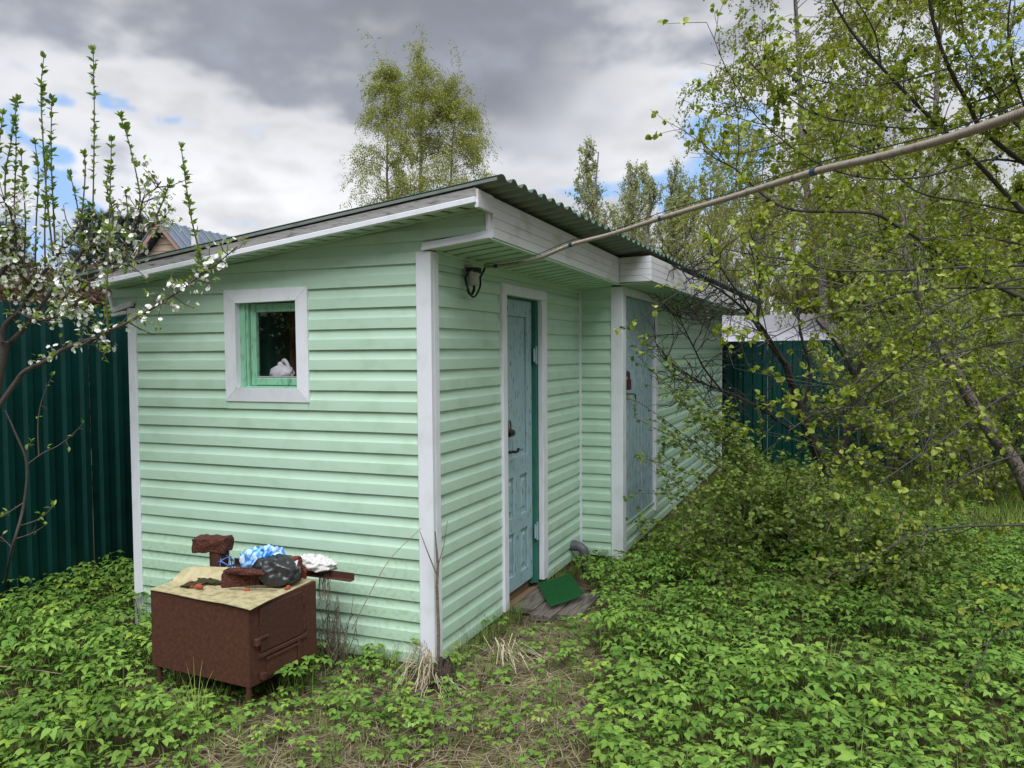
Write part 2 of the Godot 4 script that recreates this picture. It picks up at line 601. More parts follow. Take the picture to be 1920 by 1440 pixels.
# one course of siding between a and b along a wall; face 0 looks to +z, face 1 looks to +x
func course(parent: Node3D, face: int, wall: float, a: float, b: float, y: float, low := -9.0, low_slope := 0.0, high := 9.0, high_slope := 0.0) -> void:
	var s := Shape.new()
	var count := maxi(2, int((b - a) / 0.22) + 1)
	var stations := []
	var lows := PackedFloat32Array()
	var highs := PackedFloat32Array()
	var drop := rnd() * 0.0012
	var any := false
	for k in count:
		var t := a + (b - a) * k / (count - 1)
		var bow := rnd() * 0.0011
		var o := Vector3(t, y + drop + rnd() * 0.0008, wall + bow) if face == 0 else Vector3(wall + bow, y + drop + rnd() * 0.0008, t)
		stations.append([o, Vector3.UP, Vector3.BACK if face == 0 else Vector3.RIGHT])
		var l := low + low_slope * t - y
		var h := high + high_slope * t - y
		lows.append(minf(l, 0.118))
		highs.append(maxf(h, lows[k]))
		any = any or (h > maxf(l, 0.0) + 0.004 and l < 0.112)
	if any:
		s.sweep(siding_runs(), stations, lows, highs)
		part("siding_board", s, M.siding_mossy if face == 0 and wall == 0.0 and y < 0.5 else M.siding, parent)


func strip(called: String, parent: Node3D, m: Material, p: Vector3, q: Vector3, a: Vector3, b: Vector3, cut := 0.003) -> MeshInstance3D:
	var s := Shape.new()
	s.bar(p, q, a, b, cut)
	return part(called, s, m, parent)


func block(called: String, parent: Node3D, m: Material, lo: Vector3, hi: Vector3, cut := 0.002) -> MeshInstance3D:
	var s := Shape.new()
	s.box(lo, hi, cut)
	return part(called, s, m, parent)


func eave(x: float) -> float:         # the line where the window wall meets the roof boarding
	return 2.393 + 0.121 * x


func roof_y(x: float, z: float) -> float:   # underside of the roofing sheets
	return 2.462 + 0.1195 * x + 0.016 * minf(z, 0.0)


func make_shed() -> void:
	var shed := thing("garden_shed", "mint green siding shed with sloping corrugated roof and two blue doors", "shed")
	var sx := 0.362
	var step_z := -2.62
	var end_z := -8.40
	# window wall
	var front := holder("front_wall", shed)
	for k in range(-8, 15):
		var y := 1.6 - k * STEP
		if y > 2.5:
			continue
		var top := y + STEP
		if top < 2.0:
			# below the eaves the course runs from corner to corner, broken by the window
			if y < 2.05 and top > 1.425:
				course(front, 0, 0.0, -2.10, -1.375, y)
				course(front, 0, 0.0, -0.782, -0.055, y)
				if y < 1.40:
					course(front, 0, 0.0, -1.3745, -0.7825, y, -9.0, 0.0, 1.413, 0.0)
			else:
				course(front, 0, 0.0, -2.10, -0.055, y)
		elif y < 2.05:
			course(front, 0, 0.0, -2.10, -1.375, y, -9.0, 0.0, 2.393, 0.121)
			course(front, 0, 0.0, -0.782, -0.055, y, -9.0, 0.0, 2.393, 0.121)
			course(front, 0, 0.0, -2.30, -2.102, y, 2.553, 0.253, 2.393, 0.121)
		else:
			course(front, 0, 0.0, -2.30, -0.026, y, -9.0, 0.0, 2.393, 0.121)
			course(front, 0, 0.0, -0.0255, 0.352, y, 2.2765, 0.11, 2.393, 0.121)
	# door wall
	var side := holder("side_wall", shed)
	for k in range(-6, 15):
		var y := 1.6 - k * STEP
		if y > 2.20:
			continue
		var hi := 2.238
		if y + STEP > 2.13:
			course(side, 1, 0.0, -2.60, -0.07, y, 2.137 if y < 2.13 else -9.0, 0.0, hi, 0.0)
			if y < 2.137:
				course(side, 1, 0.0, -0.928, -0.07, y, -9.0, 0.0, 2.137, 0.0)
				course(side, 1, 0.0, -2.60, -1.758, y, -9.0, 0.0, 2.137, 0.0)
		else:
			course(side, 1, 0.0, -0.928, -0.07, y)
			course(side, 1, 0.0, -2.60, -1.758, y)
	# the short return wall and the wall with the plank door
	var back := holder("return_wall", shed)
	var far := holder("rear_side_wall", shed)
	for k in range(-6, 15):
		var y := 1.6 - k * STEP
		if y < 2.2:
			course(back, 0, step_z, 0.02, 0.285, y, -9.0, 0.0, 2.235, 0.0)
	for k in range(-6, 15):
		var y := 1.615 - k * STEP
		if y > 2.19:
			continue
		if y < 0.2 or y > 2.16:
			course(far, 1, sx, end_z, step_z - 0.03, y, -9.0, 0.0, 2.24, 0.0)
		elif y < 0.25:
			course(far, 1, sx, end_z, step_z - 0.03, y, -9.0, 0.0, 0.245, 0.0)
			course(far, 1, sx, end_z, -3.90, y)
		else:
			course(far, 1, sx, end_z, -3.90, y, -9.0, 0.0, 2.24, 0.0)
	# solid walls behind the cladding, with the window opening left free
	var core := holder("wall_frame", shed)
	block("stud_wall", core, M.inside_board, Vector3(-2.12, -0.03, -0.075), Vector3(-1.30, 2.12, -0.006))
	block("stud_wall", core, M.inside_board, Vector3(-0.845, -0.03, -0.075), Vector3(-0.02, 2.20, -0.006))
	block("stud_wall", core, M.inside_board, Vector3(-1.2985, -0.03, -0.075), Vector3(-0.8465, 1.482, -0.006))
	block("stud_wall", core, M.inside_board, Vector3(-1.2985, 2.005, -0.075), Vector3(-0.8465, 2.24, -0.006))
	block("stud_wall", core, M.inside_board, Vector3(-0.13, -0.03, -8.36), Vector3(-0.075, 2.22, -0.077))
	block("stud_wall", core, M.inside_board, Vector3(-0.073, -0.03, -0.96), Vector3(-0.008, 2.22, -0.077))
	block("stud_wall", core, M.inside_board, Vector3(-0.073, -0.03, -2.70), Vector3(-0.008, 2.22, -1.72))
	block("stud_wall", core, M.inside_board, Vector3(-0.07, -0.03, step_z - 0.06), Vector3(sx - 0.008, 2.22, step_z - 0.008))
	block("stud_wall", core, M.inside_board, Vector3(sx - 0.10, -0.03, -8.36), Vector3(sx - 0.06, 2.22, step_z - 0.062))
	block("stud_wall", core, M.inside_board, Vector3(-2.12, -0.03, -8.36), Vector3(-2.07, 2.10, -0.077))
	block("stud_wall", core, M.inside_board, Vector3(-2.12, -0.03, -8.40), Vector3(sx - 0.01, 2.22, -8.362))
	block("partition", core, M.inside_board, Vector3(-2.06, -0.03, -2.32), Vector3(-0.14, 2.18, -2.27))
	block("floor_deck", core, M.inside_wood, Vector3(-2.06, -0.03, -8.34), Vector3(-0.14, 0.0, -0.08))
	block("sill_beam", core, M.inside_board, Vector3(-2.10, -0.30, -0.14), Vector3(-0.01, -0.035, -0.012))
	block("sill_beam", core, M.inside_board, Vector3(-0.14, -0.40, -2.6), Vector3(-0.02, -0.035, -0.145))
	block("sill_beam", core, M.inside_board, Vector3(sx - 0.14, -0.45, -8.35), Vector3(sx - 0.02, -0.035, -2.66))
	block("inner_post", core, M.inside_wood, Vector3(-1.205, 0.0, -0.42), Vector3(-1.145, 2.14, -0.36))
	block("inner_panel", core, M.inside_green, Vector3(-1.36, 0.0, -0.60), Vector3(-1.25, 2.12, -0.22))
	# corner posts and inside corner
	var post := Shape.new()
	post.box(Vector3(-0.073, -0.05, -0.02), Vector3(0.0175, 2.232, 0.0175), 0.004)
	post.box(Vector3(-0.02, -0.05, -0.080), Vector3(0.0170, 2.232, -0.0205), 0.004)
	part("corner_post", post, M.white_trim, shed)
	block("corner_post", shed, M.white_trim, Vector3(-2.166, -0.05, -0.06), Vector3(-2.096, 1.99, 0.021), 0.004)
	block("inside_corner_trim", shed, M.white_trim, Vector3(0.003, -0.02, step_z + 0.003), Vector3(0.028, 2.225, step_z + 0.03), 0.003)
	var post2 := Shape.new()
	post2.box(Vector3(0.281, -0.03, step_z - 0.02), Vector3(sx + 0.02, 2.222, step_z + 0.021), 0.004)
	post2.box(Vector3(sx - 0.05, -0.03, step_z - 0.105), Vector3(sx + 0.0185, 2.222, step_z - 0.021), 0.004)
	part("corner_post", post2, M.white_trim, shed)
	block("corner_post", shed, M.white_trim, Vector3(sx - 0.05, -0.10, end_z - 0.05), Vector3(sx + 0.02, 2.24, end_z + 0.03), 0.004)
	make_window(shed)
	make_panel_door(shed)
	make_plank_door(shed, sx)
	make_eaves(shed, sx, step_z, end_z)
	make_roof(shed)


func make_window(shed: Node3D) -> void:
	var w := holder("window", shed)
	# white surround: four mitred boards, sloping a little towards the opening
	var o := [Vector3(-1.380, 2.075, 0.022), Vector3(-0.777, 2.075, 0.022), Vector3(-0.775, 1.412, 0.022), Vector3(-1.378, 1.412, 0.022)]
	var n := [Vector3(-1.290, 1.995, 0.030), Vector3(-0.853, 1.999, 0.030), Vector3(-0.850, 1.492, 0.030), Vector3(-1.288, 1.492, 0.030)]
	for k in 4:
		var s := Shape.new()
		var j := (k + 1) % 4
		var oa: Vector3 = o[k]
		var ob: Vector3 = o[j]
		var na: Vector3 = n[k]
		var nb: Vector3 = n[j]
		var gap := (ob - oa).normalized() * 0.0012
		oa += gap
		na += gap
		ob -= gap
		nb -= gap
		var deep := Vector3(0, 0, -0.024)
		var into := Vector3(0, 0, -0.075)
		s.quad(oa, ob, nb, na, Vector3.BACK)
		s.quad(oa, ob, ob + deep, oa + deep, oa - na)
		s.quad(na, nb, nb + into, na + into, na - oa)
		s.quad(oa, na, na + deep, oa + deep, oa - ob)
		s.quad(ob, nb, nb + deep, ob + deep, ob - oa)
		part("surround_board", s, M.white_trim, w)
	# painted frame, set back, with a narrow fixed post on the hinge side
	var z := -0.035
	strip("frame_post", w, M.sash, Vector3(-1.270, 1.49, z), Vector3(-1.270, 2.0, z), Vector3(0.040, 0, 0), Vector3(0, 0, 0.05))
	strip("frame_post", w, M.sash, Vector3(-1.238, 1.49, z + 0.004), Vector3(-1.238, 2.0, z + 0.004), Vector3(0.018, 0, 0), Vector3(0, 0, 0.04))
	var sash := holder("sash", w)
	z = -0.045
	strip("sash_post", sash, M.sash, Vector3(-1.207, 1.505, z), Vector3(-1.207, 1.992, z), Vector3(0.040, 0, 0), Vector3(0, 0, 0.036), 0.005)
	strip("sash_post", sash, M.sash, Vector3(-0.871, 1.505, z), Vector3(-0.871, 1.992, z), Vector3(0.036, 0, 0), Vector3(0, 0, 0.036), 0.005)
	strip("sash_rail", sash, M.sash, Vector3(-1.186, 1.966, z), Vector3(-0.8895, 1.966, z), Vector3(0, 0.052, 0), Vector3(0, 0, 0.034), 0.005)
	strip("sash_rail", sash, M.sash, Vector3(-1.186, 1.528, z), Vector3(-0.8895, 1.528, z), Vector3(0, 0.046, 0), Vector3(0, 0, 0.034), 0.005)
	strip("sash_rail", sash, M.grey_wood, Vector3(-1.186, 1.556, z - 0.002), Vector3(-0.8895, 1.556, z - 0.002), Vector3(0, 0.008, 0), Vector3(0, 0, 0.03), 0.002)
	strip("sill", w, M.sash, Vector3(-1.285, 1.497, -0.03), Vector3(-0.855, 1.497, -0.03), Vector3(0, 0.010, 0), Vector3(0, 0, 0.06), 0.002)
	block("inner_sill", w, M.inside_wood, Vector3(-1.29, 1.515, -0.30), Vector3(-0.85, 1.545, -0.078))
	var g := Shape.new()
	g.quad(Vector3(-1.19, 1.553, -0.050), Vector3(-0.868, 1.553, -0.050), Vector3(-0.868, 1.944, -0.050), Vector3(-1.19, 1.944, -0.050), Vector3.BACK)
	part("pane", g, M.glass, sash)


func make_panel_door(shed: Node3D) -> void:
	# mitred white casing
	var c := holder("door_casing", shed)
	var x := 0.012
	strip("casing_board", c, M.white_trim, Vector3(x, 0.0, -0.966), Vector3(x, 2.068, -0.966), Vector3(0.040, 0, 0), Vector3(0, 0, 0.072), 0.004)
	strip("casing_board", c, M.white_trim, Vector3(x, 0.02, -1.709), Vector3(x, 2.064, -1.709), Vector3(0.040, 0, 0), Vector3(0, 0, 0.098), 0.004)
	strip("casing_board", c, M.white_trim, Vector3(x, 2.103, -0.930), Vector3(x, 2.100, -1.758), Vector3(0.040, 0, 0), Vector3(0, 0.070, 0), 0.004)
	strip("jamb", c, M.jamb, Vector3(-0.030, 0.0, -1.648), Vector3(-0.030, 2.066, -1.648), Vector3(0.042, 0, 0), Vector3(0, 0, 0.022), 0.002)
	strip("jamb", c, M.jamb, Vector3(-0.055, 0.0, -1.622), Vector3(-0.055, 2.066, -1.622), Vector3(0.030, 0, 0), Vector3(0, 0, 0.028), 0.002)
	strip("jamb", c, M.jamb, Vector3(-0.036, 0.0, -1.006), Vector3(-0.036, 2.066, -1.006), Vector3(0.052, 0, 0), Vector3(0, 0, 0.008), 0.002)
	strip("jamb", c, M.jamb, Vector3(-0.036, 2.062, -1.011), Vector3(-0.036, 2.062, -1.636), Vector3(0.052, 0, 0), Vector3(0, 0.010, 0), 0.002)
	var d := holder("panel_door", shed)
	d.set_meta("label", "blue grey panelled door with peeling paint")
	var fx := -0.036      # face of stiles and rails
	var z0 := -1.012
	var z1 := -1.607
	block("door_leaf", d, M.door_paint, Vector3(fx - 0.034, 0.05, z1), Vector3(fx - 0.016, 2.054, z0))
	# stiles and rails stand proud of the leaf
	var frame := [
		[0.05, 2.054, z0 - 0.112, z0], [0.05, 2.054, z1, z1 + 0.092],
		[1.94, 2.054, z1 + 0.0925, z0 - 0.1125], [0.832, 0.966, z1 + 0.0925, z0 - 0.1125], [0.446, 0.552, z1 + 0.0925, z0 - 0.1125], [0.05, 0.148, z1 + 0.0925, z0 - 0.1125],
		[0.5525, 0.8315, -1.378, -1.258], [0.1485, 0.4455, -1.378, -1.258]]
	for f in frame:
		block("rail", d, M.door_paint, Vector3(fx - 0.016, f[0], f[2]), Vector3(fx, f[1], f[3]), 0.004)
	# raised fields inside each panel
	var fields := [[0.995, 1.90, -1.470, -1.162], [0.585, 0.80, -1.485, -1.405], [0.585, 0.80, -1.238, -1.150], [0.18, 0.415, -1.485, -1.405], [0.18, 0.415, -1.238, -1.150]]
	for f in fields:
		var s := Shape.new()
		var lo := Vector3(fx - 0.0165, f[0], f[2])
		var hi := Vector3(fx - 0.0165, f[1], f[3])
		var r := 0.018
		var a := [Vector3(lo.x, lo.y, lo.z), Vector3(lo.x, hi.y, lo.z), Vector3(lo.x, hi.y, hi.z), Vector3(lo.x, lo.y, hi.z)]
		var b := [Vector3(fx - 0.006, lo.y + r, lo.z + r), Vector3(fx - 0.006, hi.y - r, lo.z + r), Vector3(fx - 0.006, hi.y - r, hi.z - r), Vector3(fx - 0.006, lo.y + r, hi.z - r)]
		s.quad(b[0], b[1], b[2], b[3], Vector3.RIGHT)
		for k in 4:
			s.quad(a[k], a[(k + 1) % 4], b[(k + 1) % 4], b[k], (a[k] + a[(k + 1) % 4]) / 2.0 - (lo + hi) / 2.0 + Vector3.RIGHT * 0.3)
		part("panel", s, M.door_paint, d)
	for y in [1.67, 0.385]:
		var hinge := Shape.new()
		hinge.tube([Vector3(-0.008, y - 0.065, -1.632), Vector3(-0.008, y + 0.065, -1.632)], [0.009, 0.009], 8)
		hinge.box(Vector3(-0.020, y - 0.05, -1.634), Vector3(-0.012, y + 0.05, -1.600))
		part("hinge", hinge, M.door_paint, d)
	var handle := Shape.new()
	handle.box(Vector3(fx, 0.985, -1.125), Vector3(fx + 0.006, 1.055, -1.085), 0.002)
	handle.tube([Vector3(fx, 1.025, -1.105), Vector3(fx + 0.042, 1.025, -1.105), Vector3(fx + 0.05, 1.027, -1.125), Vector3(fx + 0.052, 1.018, -1.165), Vector3(fx + 0.055, 1.022, -1.195), Vector3(fx + 0.058, 1.042, -1.205)], [0.010, 0.010, 0.010, 0.009, 0.009, 0.008], 8)
	part("handle", handle, M.black_iron, d)
	block("hasp", d, M.steel, Vector3(fx + 0.001, 1.215, -1.14), Vector3(fx + 0.006, 1.255, -1.03), 0.001)
	# the padlock hangs from the hasp
	var lock := thing("padlock", "black cylinder padlock hanging on the blue panelled door", "padlock", Vector3(fx + 0.03, 1.15, -1.115))
	var body := Shape.new()
	body.tube([Vector3(0, 0, 0.042), Vector3(0, 0, 0.040), Vector3(0, 0, -0.040), Vector3(0, 0, -0.042)], [0.022, 0.026, 0.026, 0.022], 14)
	part("lock_body", body, M.black_iron, lock)
	var loop := Shape.new()
	loop.tube([Vector3(0, 0.015, 0.02), Vector3(0, 0.062, 0.02), Vector3(0, 0.082, 0.010), Vector3(0, 0.084, -0.006), Vector3(0, 0.066, -0.02), Vector3(0, 0.015, -0.02)], [0.0065, 0.0065, 0.0065, 0.0065, 0.0065, 0.0065], 8)
	part("shackle", loop, M.steel, lock)


func make_plank_door(shed: Node3D, sx: float) -> void:
	var d := holder("plank_door", shed)
	d.set_meta("label", "weathered blue grey plank door with cracked paint")
	var z := -2.733
	var wide := [0.118, 0.132, 0.105, 0.14, 0.122, 0.128, 0.11, 0.125, 0.085]
	for w in wide:
		var s := Shape.new()
		var lean := rnd() * 0.002
		s.bar(Vector3(sx - 0.012 + rnd() * 0.0015, 0.225 + rnd() * 0.006, z - w / 2.0), Vector3(sx - 0.012, 2.150, z - w / 2.0 + lean), Vector3(0.024, 0, 0), Vector3(0, 0, w - 0.005), 0.0035)
		part("plank", s, M.plank_paint, d)
		z -= w
	block("door_backing", d, M.bare_board, Vector3(sx - 0.055, 0.22, -3.80), Vector3(sx - 0.026, 2.155, -2.73))
	var c := holder("door_casing", shed)
	strip("casing_board", c, M.white_trim, Vector3(sx + 0.008, 2.190, -2.728), Vector3(sx + 0.008, 2.186, -3.90), Vector3(0.036, 0, 0), Vector3(0, 0.068, 0), 0.004)
	strip("casing_board", c, M.white_trim, Vector3(sx + 0.010, 0.155, -3.852), Vector3(sx + 0.010, 2.150, -3.852), Vector3(0.040, 0, 0), Vector3(0, 0, 0.09), 0.004)
	# pull handle and rusty padlock
	var h := Shape.new()
	h.tube([Vector3(sx, 1.335, -2.80), Vector3(sx + 0.045, 1.335, -2.82), Vector3(sx + 0.055, 1.325, -2.88), Vector3(sx + 0.05, 1.285, -2.915), Vector3(sx + 0.048, 1.255, -2.91)], [0.007, 0.007, 0.007, 0.007, 0.005], 7)
	part("handle", h, M.steel, d)
	block("latch_plate", d, M.rusty_iron, Vector3(sx, 1.48, -2.82), Vector3(sx + 0.006, 1.53, -2.70), 0.001)
	var lock := thing("padlock", "rusty brown padlock hanging on the cracked plank door", "padlock", Vector3(sx + 0.035, 1.425, -2.745))
	var body := Shape.new()
	body.bar(Vector3(0, -0.052, 0), Vector3(0, 0.035, 0), Vector3(0.030, 0, 0), Vector3(0, 0, 0.066), 0.008)
	part("lock_body", body, M.rusty_iron, lock)
	var loop := Shape.new()
	loop.tube([Vector3(0, 0.03, 0.02), Vector3(0, 0.075, 0.02), Vector3(0, 0.095, 0.008), Vector3(0, 0.095, -0.008), Vector3(0, 0.075, -0.02), Vector3(0, 0.03, -0.02)], [0.006, 0.006, 0.006, 0.006, 0.006, 0.006], 7)
	part("shackle", loop, M.rusty_iron, lock)


func make_eaves(shed: Node3D, sx: float, step_z: float, end_z: float) -> void:
	var e := holder("eaves", shed)
	var up := Vector3(-0.1187, 0.993, 0).normalized()
	var along := Vector3(0.993, 0.1187, 0).normalized()
	# --- over the window wall: weathered barge board, white strip, ribbed soffit
	var bz := 0.186
	var xl := -2.225
	var xr := 0.372
	strip("barge_board", e, M.grey_wood, Vector3(xl, roof_y(xl, 0) - 0.024, bz), Vector3(xr, roof_y(xr, 0) - 0.024, bz), up * 0.044, Vector3(0, 0, 0.026), 0.003)
	strip("barge_strip", e, M.white_trim, Vector3(xl - 0.03, roof_y(xl - 0.03, 0) - 0.062, bz + 0.003), Vector3(xr, roof_y(xr, 0) - 0.062, bz + 0.003), up * 0.030, Vector3(0, 0, 0.034), 0.003)
	strip("soffit_rail", e, M.soffit, Vector3(-2.28, eave(-2.28) + 0.004, 0.030), Vector3(0.35, eave(0.35) + 0.004, 0.030), up * 0.016, Vector3(0, 0, 0.016), 0.002)
	strip("soffit_board", e, M.bare_board, Vector3(-2.26, eave(-2.26) + 0.058, 0.092), Vector3(0.36, eave(0.36) + 0.058, 0.092), up * 0.006, Vector3(0, 0, 0.14), 0.001)
	var x := -2.24
	while x < 0.33:
		strip("soffit_slat", e, M.soffit, Vector3(x, eave(x) + 0.012, 0.022), Vector3(x, roof_y(x, 0.0) - 0.072, 0.166), along * 0.066, up * 0.010, 0.003)
		x += 0.098
	# --- the box end beside the corner post
	strip("box_trim", e, M.white_trim, Vector3(-0.026, 2.266, 0.016), Vector3(0.366, 2.309, 0.016), Vector3(0, 0.020, 0), Vector3(0, 0, 0.022), 0.002)
	strip("box_trim", e, M.white_trim, Vector3(-0.026, 2.245, 0.020), Vector3(0.372, 2.288, 0.020), Vector3(0, 0.021, 0), Vector3(0, 0, 0.034), 0.002)
	strip("box_trim", e, M.white_trim, Vector3(0.357, 2.319, 0.016), Vector3(0.354, 2.437, 0.016), Vector3(0.020, 0, 0), Vector3(0, 0, 0.022), 0.002)
	# --- the small box at the low end
	strip("box_trim", e, M.white_trim, Vector3(-2.318, 2.105, 0.012), Vector3(-2.285, 1.968, 0.012), Vector3(0.024, 0, 0), Vector3(0, 0, 0.03), 0.002)
	strip("box_trim", e, M.white_trim, Vector3(-2.298, 1.975, 0.018), Vector3(-2.118, 2.020, 0.018), Vector3(0, 0.034, 0), Vector3(0, 0, 0.03), 0.002)
	strip("box_trim", e, M.white_trim, Vector3(-2.295, 1.950, 0.012), Vector3(-2.170, 1.966, 0.012), Vector3(0, 0.022, 0), Vector3(0, 0, 0.03), 0.002)
	block("box_side", e, M.white_trim, Vector3(-2.325, 1.98, -8.3), Vector3(-2.305, 2.13, -0.01), 0.002)
	block("box_side", e, M.soffit, Vector3(-2.30, 1.955, -8.3), Vector3(-2.168, 1.965, -0.01), 0.002)
	# --- long fascia of white boards: four narrow courses
	var fx := 0.372
	for k in 4:
		var y0 := 2.283 + 0.052 * k
		var s := Shape.new()
		s.bar(Vector3(fx, y0 + 0.025, 0.006), Vector3(fx, y0 + 0.025 - 0.044, step_z + 0.10), Vector3(0, 0.0512, 0), Vector3(0.016, 0, 0), 0.002)
		part("fascia_board", s, M.fascia, e)
	strip("fascia_end", e, M.fascia, Vector3(fx + 0.003, 2.448, 0.008), Vector3(fx + 0.003, 2.452, 0.196), Vector3(0, 0.090, 0), Vector3(0.020, 0, 0), 0.003)
	strip("fascia_lip", e, M.soffit, Vector3(fx - 0.014, 2.276, 0.004), Vector3(fx - 0.014, 2.232, step_z + 0.10), Vector3(0.034, 0, 0), Vector3(0, 0.010, 0), 0.002)
	# --- second fascia stands further out
	var gx := 0.636
	var g2 := 0.86
	for k in 4:
		var y0 := 2.252 + 0.050 * k
		var j := Shape.new()
		j.bar(Vector3(fx + 0.010, y0 + 0.020, step_z + 0.095), Vector3(gx, y0 + 0.024, step_z + 0.095), Vector3(0, 0.0485, 0), Vector3(0, 0, 0.016), 0.002)
		part("fascia_board", j, M.fascia, e)
		var s := Shape.new()
		s.bar(Vector3(gx - 0.006, y0 + 0.024, step_z + 0.086), Vector3(g2, y0 + 0.0 - 0.05, end_z - 0.05), Vector3(0, 0.0485, 0), Vector3(0.016, 0, 0), 0.002)
		part("fascia_board", s, M.fascia, e)
	# --- soffits under the side eaves, slats across
	strip("soffit_rail", e, M.soffit, Vector3(0.020, 2.233, -0.06), Vector3(0.020, 2.210, step_z + 0.03), Vector3(0.024, 0, 0), Vector3(0, 0.016, 0), 0.002)
	var roof_board := Shape.new()
	roof_board.quad(Vector3(-0.05, 2.310, 0.0), Vector3(fx, 2.356, 0.0), Vector3(fx, 2.314, step_z + 0.1), Vector3(-0.05, 2.272, step_z), Vector3.DOWN)
	roof_board.quad(Vector3(sx - 0.06, 2.312, step_z + 0.1), Vector3(gx, 2.322, step_z + 0.1), Vector3(g2, 2.265, end_z), Vector3(sx - 0.06, 2.315, end_z), Vector3.DOWN)
	part("soffit_board", roof_board, M.bare_board, e)
	var z := 0.0 - 0.052
	while z > step_z + 0.05:
		var y := 2.245 + 0.016 * z
		strip("soffit_slat", e, M.soffit, Vector3(0.006, y, z), Vector3(fx - 0.009, y + 0.042, z), Vector3(0, 0, 0.098), Vector3(0, 0.012, 0), 0.004)
		z -= 0.138
	z = step_z + 0.035
	while z > end_z:
		var reach := gx + (g2 - gx) * (step_z - z) / (step_z - end_z)
		strip("soffit_slat", e, M.soffit, Vector3(sx + 0.004, 2.236, z), Vector3(reach - 0.012, 2.250 - 0.008 * (step_z - z), z), Vector3(0, 0, 0.098), Vector3(0, 0.012, 0), 0.004)
		z -= 0.138
	strip("soffit_rail", e, M.soffit, Vector3(0.02, 2.222, step_z + 0.026), Vector3(0.30, 2.236, step_z + 0.026), Vector3(0, 0.014, 0), Vector3(0, 0, 0.018), 0.002)
	strip("soffit_rail", e, M.soffit, Vector3(sx + 0.012, 2.232, -2.75), Vector3(sx + 0.012, 2.232, end_z), Vector3(0.016, 0, 0), Vector3(0, 0.012, 0), 0.002)


func roof_edge(z: float) -> float:
	return 0.505 + 0.043 * (0.19 - z)


func make_roof(shed: Node3D) -> void:
	var r := holder("roof", shed)
	var pitch := 0.131
	var z := 0.205
	var sheet_no := 0
	# ribs run down the slope; one sheet covers eight of them
	while z > -8.5:
		var top := Shape.new()
		var under := Shape.new()
		var rows := []
		var rows2 := []
		var lift := 0.0025 * (sheet_no % 2)
		var ribs := 8
		var sway := rnd() * 0.012
		for s in 4:
			var t := s / 3.0
			var row := []
			var row2 := []
			for k in ribs:
				for q in [[0.0, 0.024], [0.16, 0.026], [0.30, 0.020], [0.42, 0.006], [0.52, 0.0], [0.80, 0.0], [0.90, 0.008]]:
					var zz := z - (k + float(q[0])) * pitch
					var x := lerpf(-2.40, roof_edge(zz) + sway, t)
					var y := roof_y(x, zz) + 0.004 + float(q[1]) + lift
					row.append(Vector3(x, y + 0.003, zz))
					row2.append(Vector3(x, y, zz))
			var zl := z - ribs * pitch
			var xe := lerpf(-2.40, roof_edge(zl) + sway, t)
			for q in [[0.0, 0.024], [0.2, 0.022]]:
				row.append(Vector3(xe, roof_y(xe, zl) + 0.007 + float(q[1]) + lift, zl - float(q[0]) * pitch))
				row2.append(Vector3(xe, roof_y(xe, zl) + 0.004 + float(q[1]) + lift, zl - float(q[0]) * pitch))
			rows.append(row)
			rows2.append(row2)
		top.sheet(rows)
		under.sheet(rows2)
		var last: int = rows.size() - 1
		for k in rows[0].size() - 1:
			under.quad(rows[last][k], rows[last][k + 1], rows2[last][k + 1], rows2[last][k], Vector3.RIGHT)
		for s in last:
			top.quad(rows[s][0], rows[s + 1][0], rows2[s + 1][0], rows2[s][0], Vector3.BACK)
		# the topmost surface keeps its colour coat, the back of the sheet its grey primer
		var m := top.mesh()
		under.mesh(m)
		var o := part("roof_sheet", m, null, r)
		o.set_surface_override_material(0, M.roof_top)
		o.set_surface_override_material(1, M.roof_back)
		z -= ribs * pitch
		sheet_no += 1
	# turned-down edge of the first sheet along the window wall
	strip("verge_edge", r, M.roof_back, Vector3(-2.39, roof_y(-2.39, 0) + 0.014, 0.204), Vector3(0.49, roof_y(0.49, 0) + 0.014, 0.204), Vector3(0, 0.016, 0), Vector3(0, 0, 0.004), 0.001)


# ---------------------------------------------------------------- stove and the odds and ends on it
func crumple(s: Shape, centre: Vector3, size: Vector3, seed_: int, sharp := 0.35, freq := 3.0, rows_ := 14, cols := 18) -> void:
	var f := FastNoiseLite.new()
	f.seed = seed_
	f.frequency = freq
	f.fractal_type = FastNoiseLite.FRACTAL_RIDGED
	f.fractal_octaves = 3
	var rows := []
	for r in rows_ + 1:
		var row := []
		var a := PI * r / rows_
		for k in cols:
			var b := TAU * k / cols
			var d := Vector3(sin(a) * cos(b), cos(a), sin(a) * sin(b))
			var q := 1.12 + f.get_noise_3dv(d) * sharp
			var p := d * q
			p.y = maxf(p.y, -0.72)
			row.append(centre + p * size)
		rows.append(row)
	s.sheet(rows, true)


func rough_brick(size: Vector3, seed_: int, broken := 0.0) -> Shape:
	# a worn brick: a box net with its surface pushed about
	var s := Shape.new()
	var f := FastNoiseLite.new()
	f.seed = seed_
	f.frequency = 10.0
	f.fractal_octaves = 3
	var h := size / 2.0
	var steps := 10
	for axis in 3:
		for sign_ in [-1.0, 1.0]:
			var rows := []
			for r in steps + 1:
				var row := []
				for k in steps + 1:
					var p := Vector3.ZERO
					p[axis] = sign_
					p[(axis + 1) % 3] = -1.0 + 2.0 * r / steps
					p[(axis + 2) % 3] = -1.0 + 2.0 * k / steps
					var rounded := p.normalized() * 1.25
					var q := p.lerp(rounded, 0.10) * h
					var push := f.get_noise_3dv(q * 1.6) * 0.013
					q += p.normalized() * push
					if broken > 0.0 and q.x > 0.0:
						q.x -= broken * (0.5 + f.get_noise_3d(q.y * 2.0, q.z * 2.0, 3.0) + q.y / size.y) * q.x / h.x
					row.append(q)
				rows.append(row)
			s.sheet(rows)
	return s


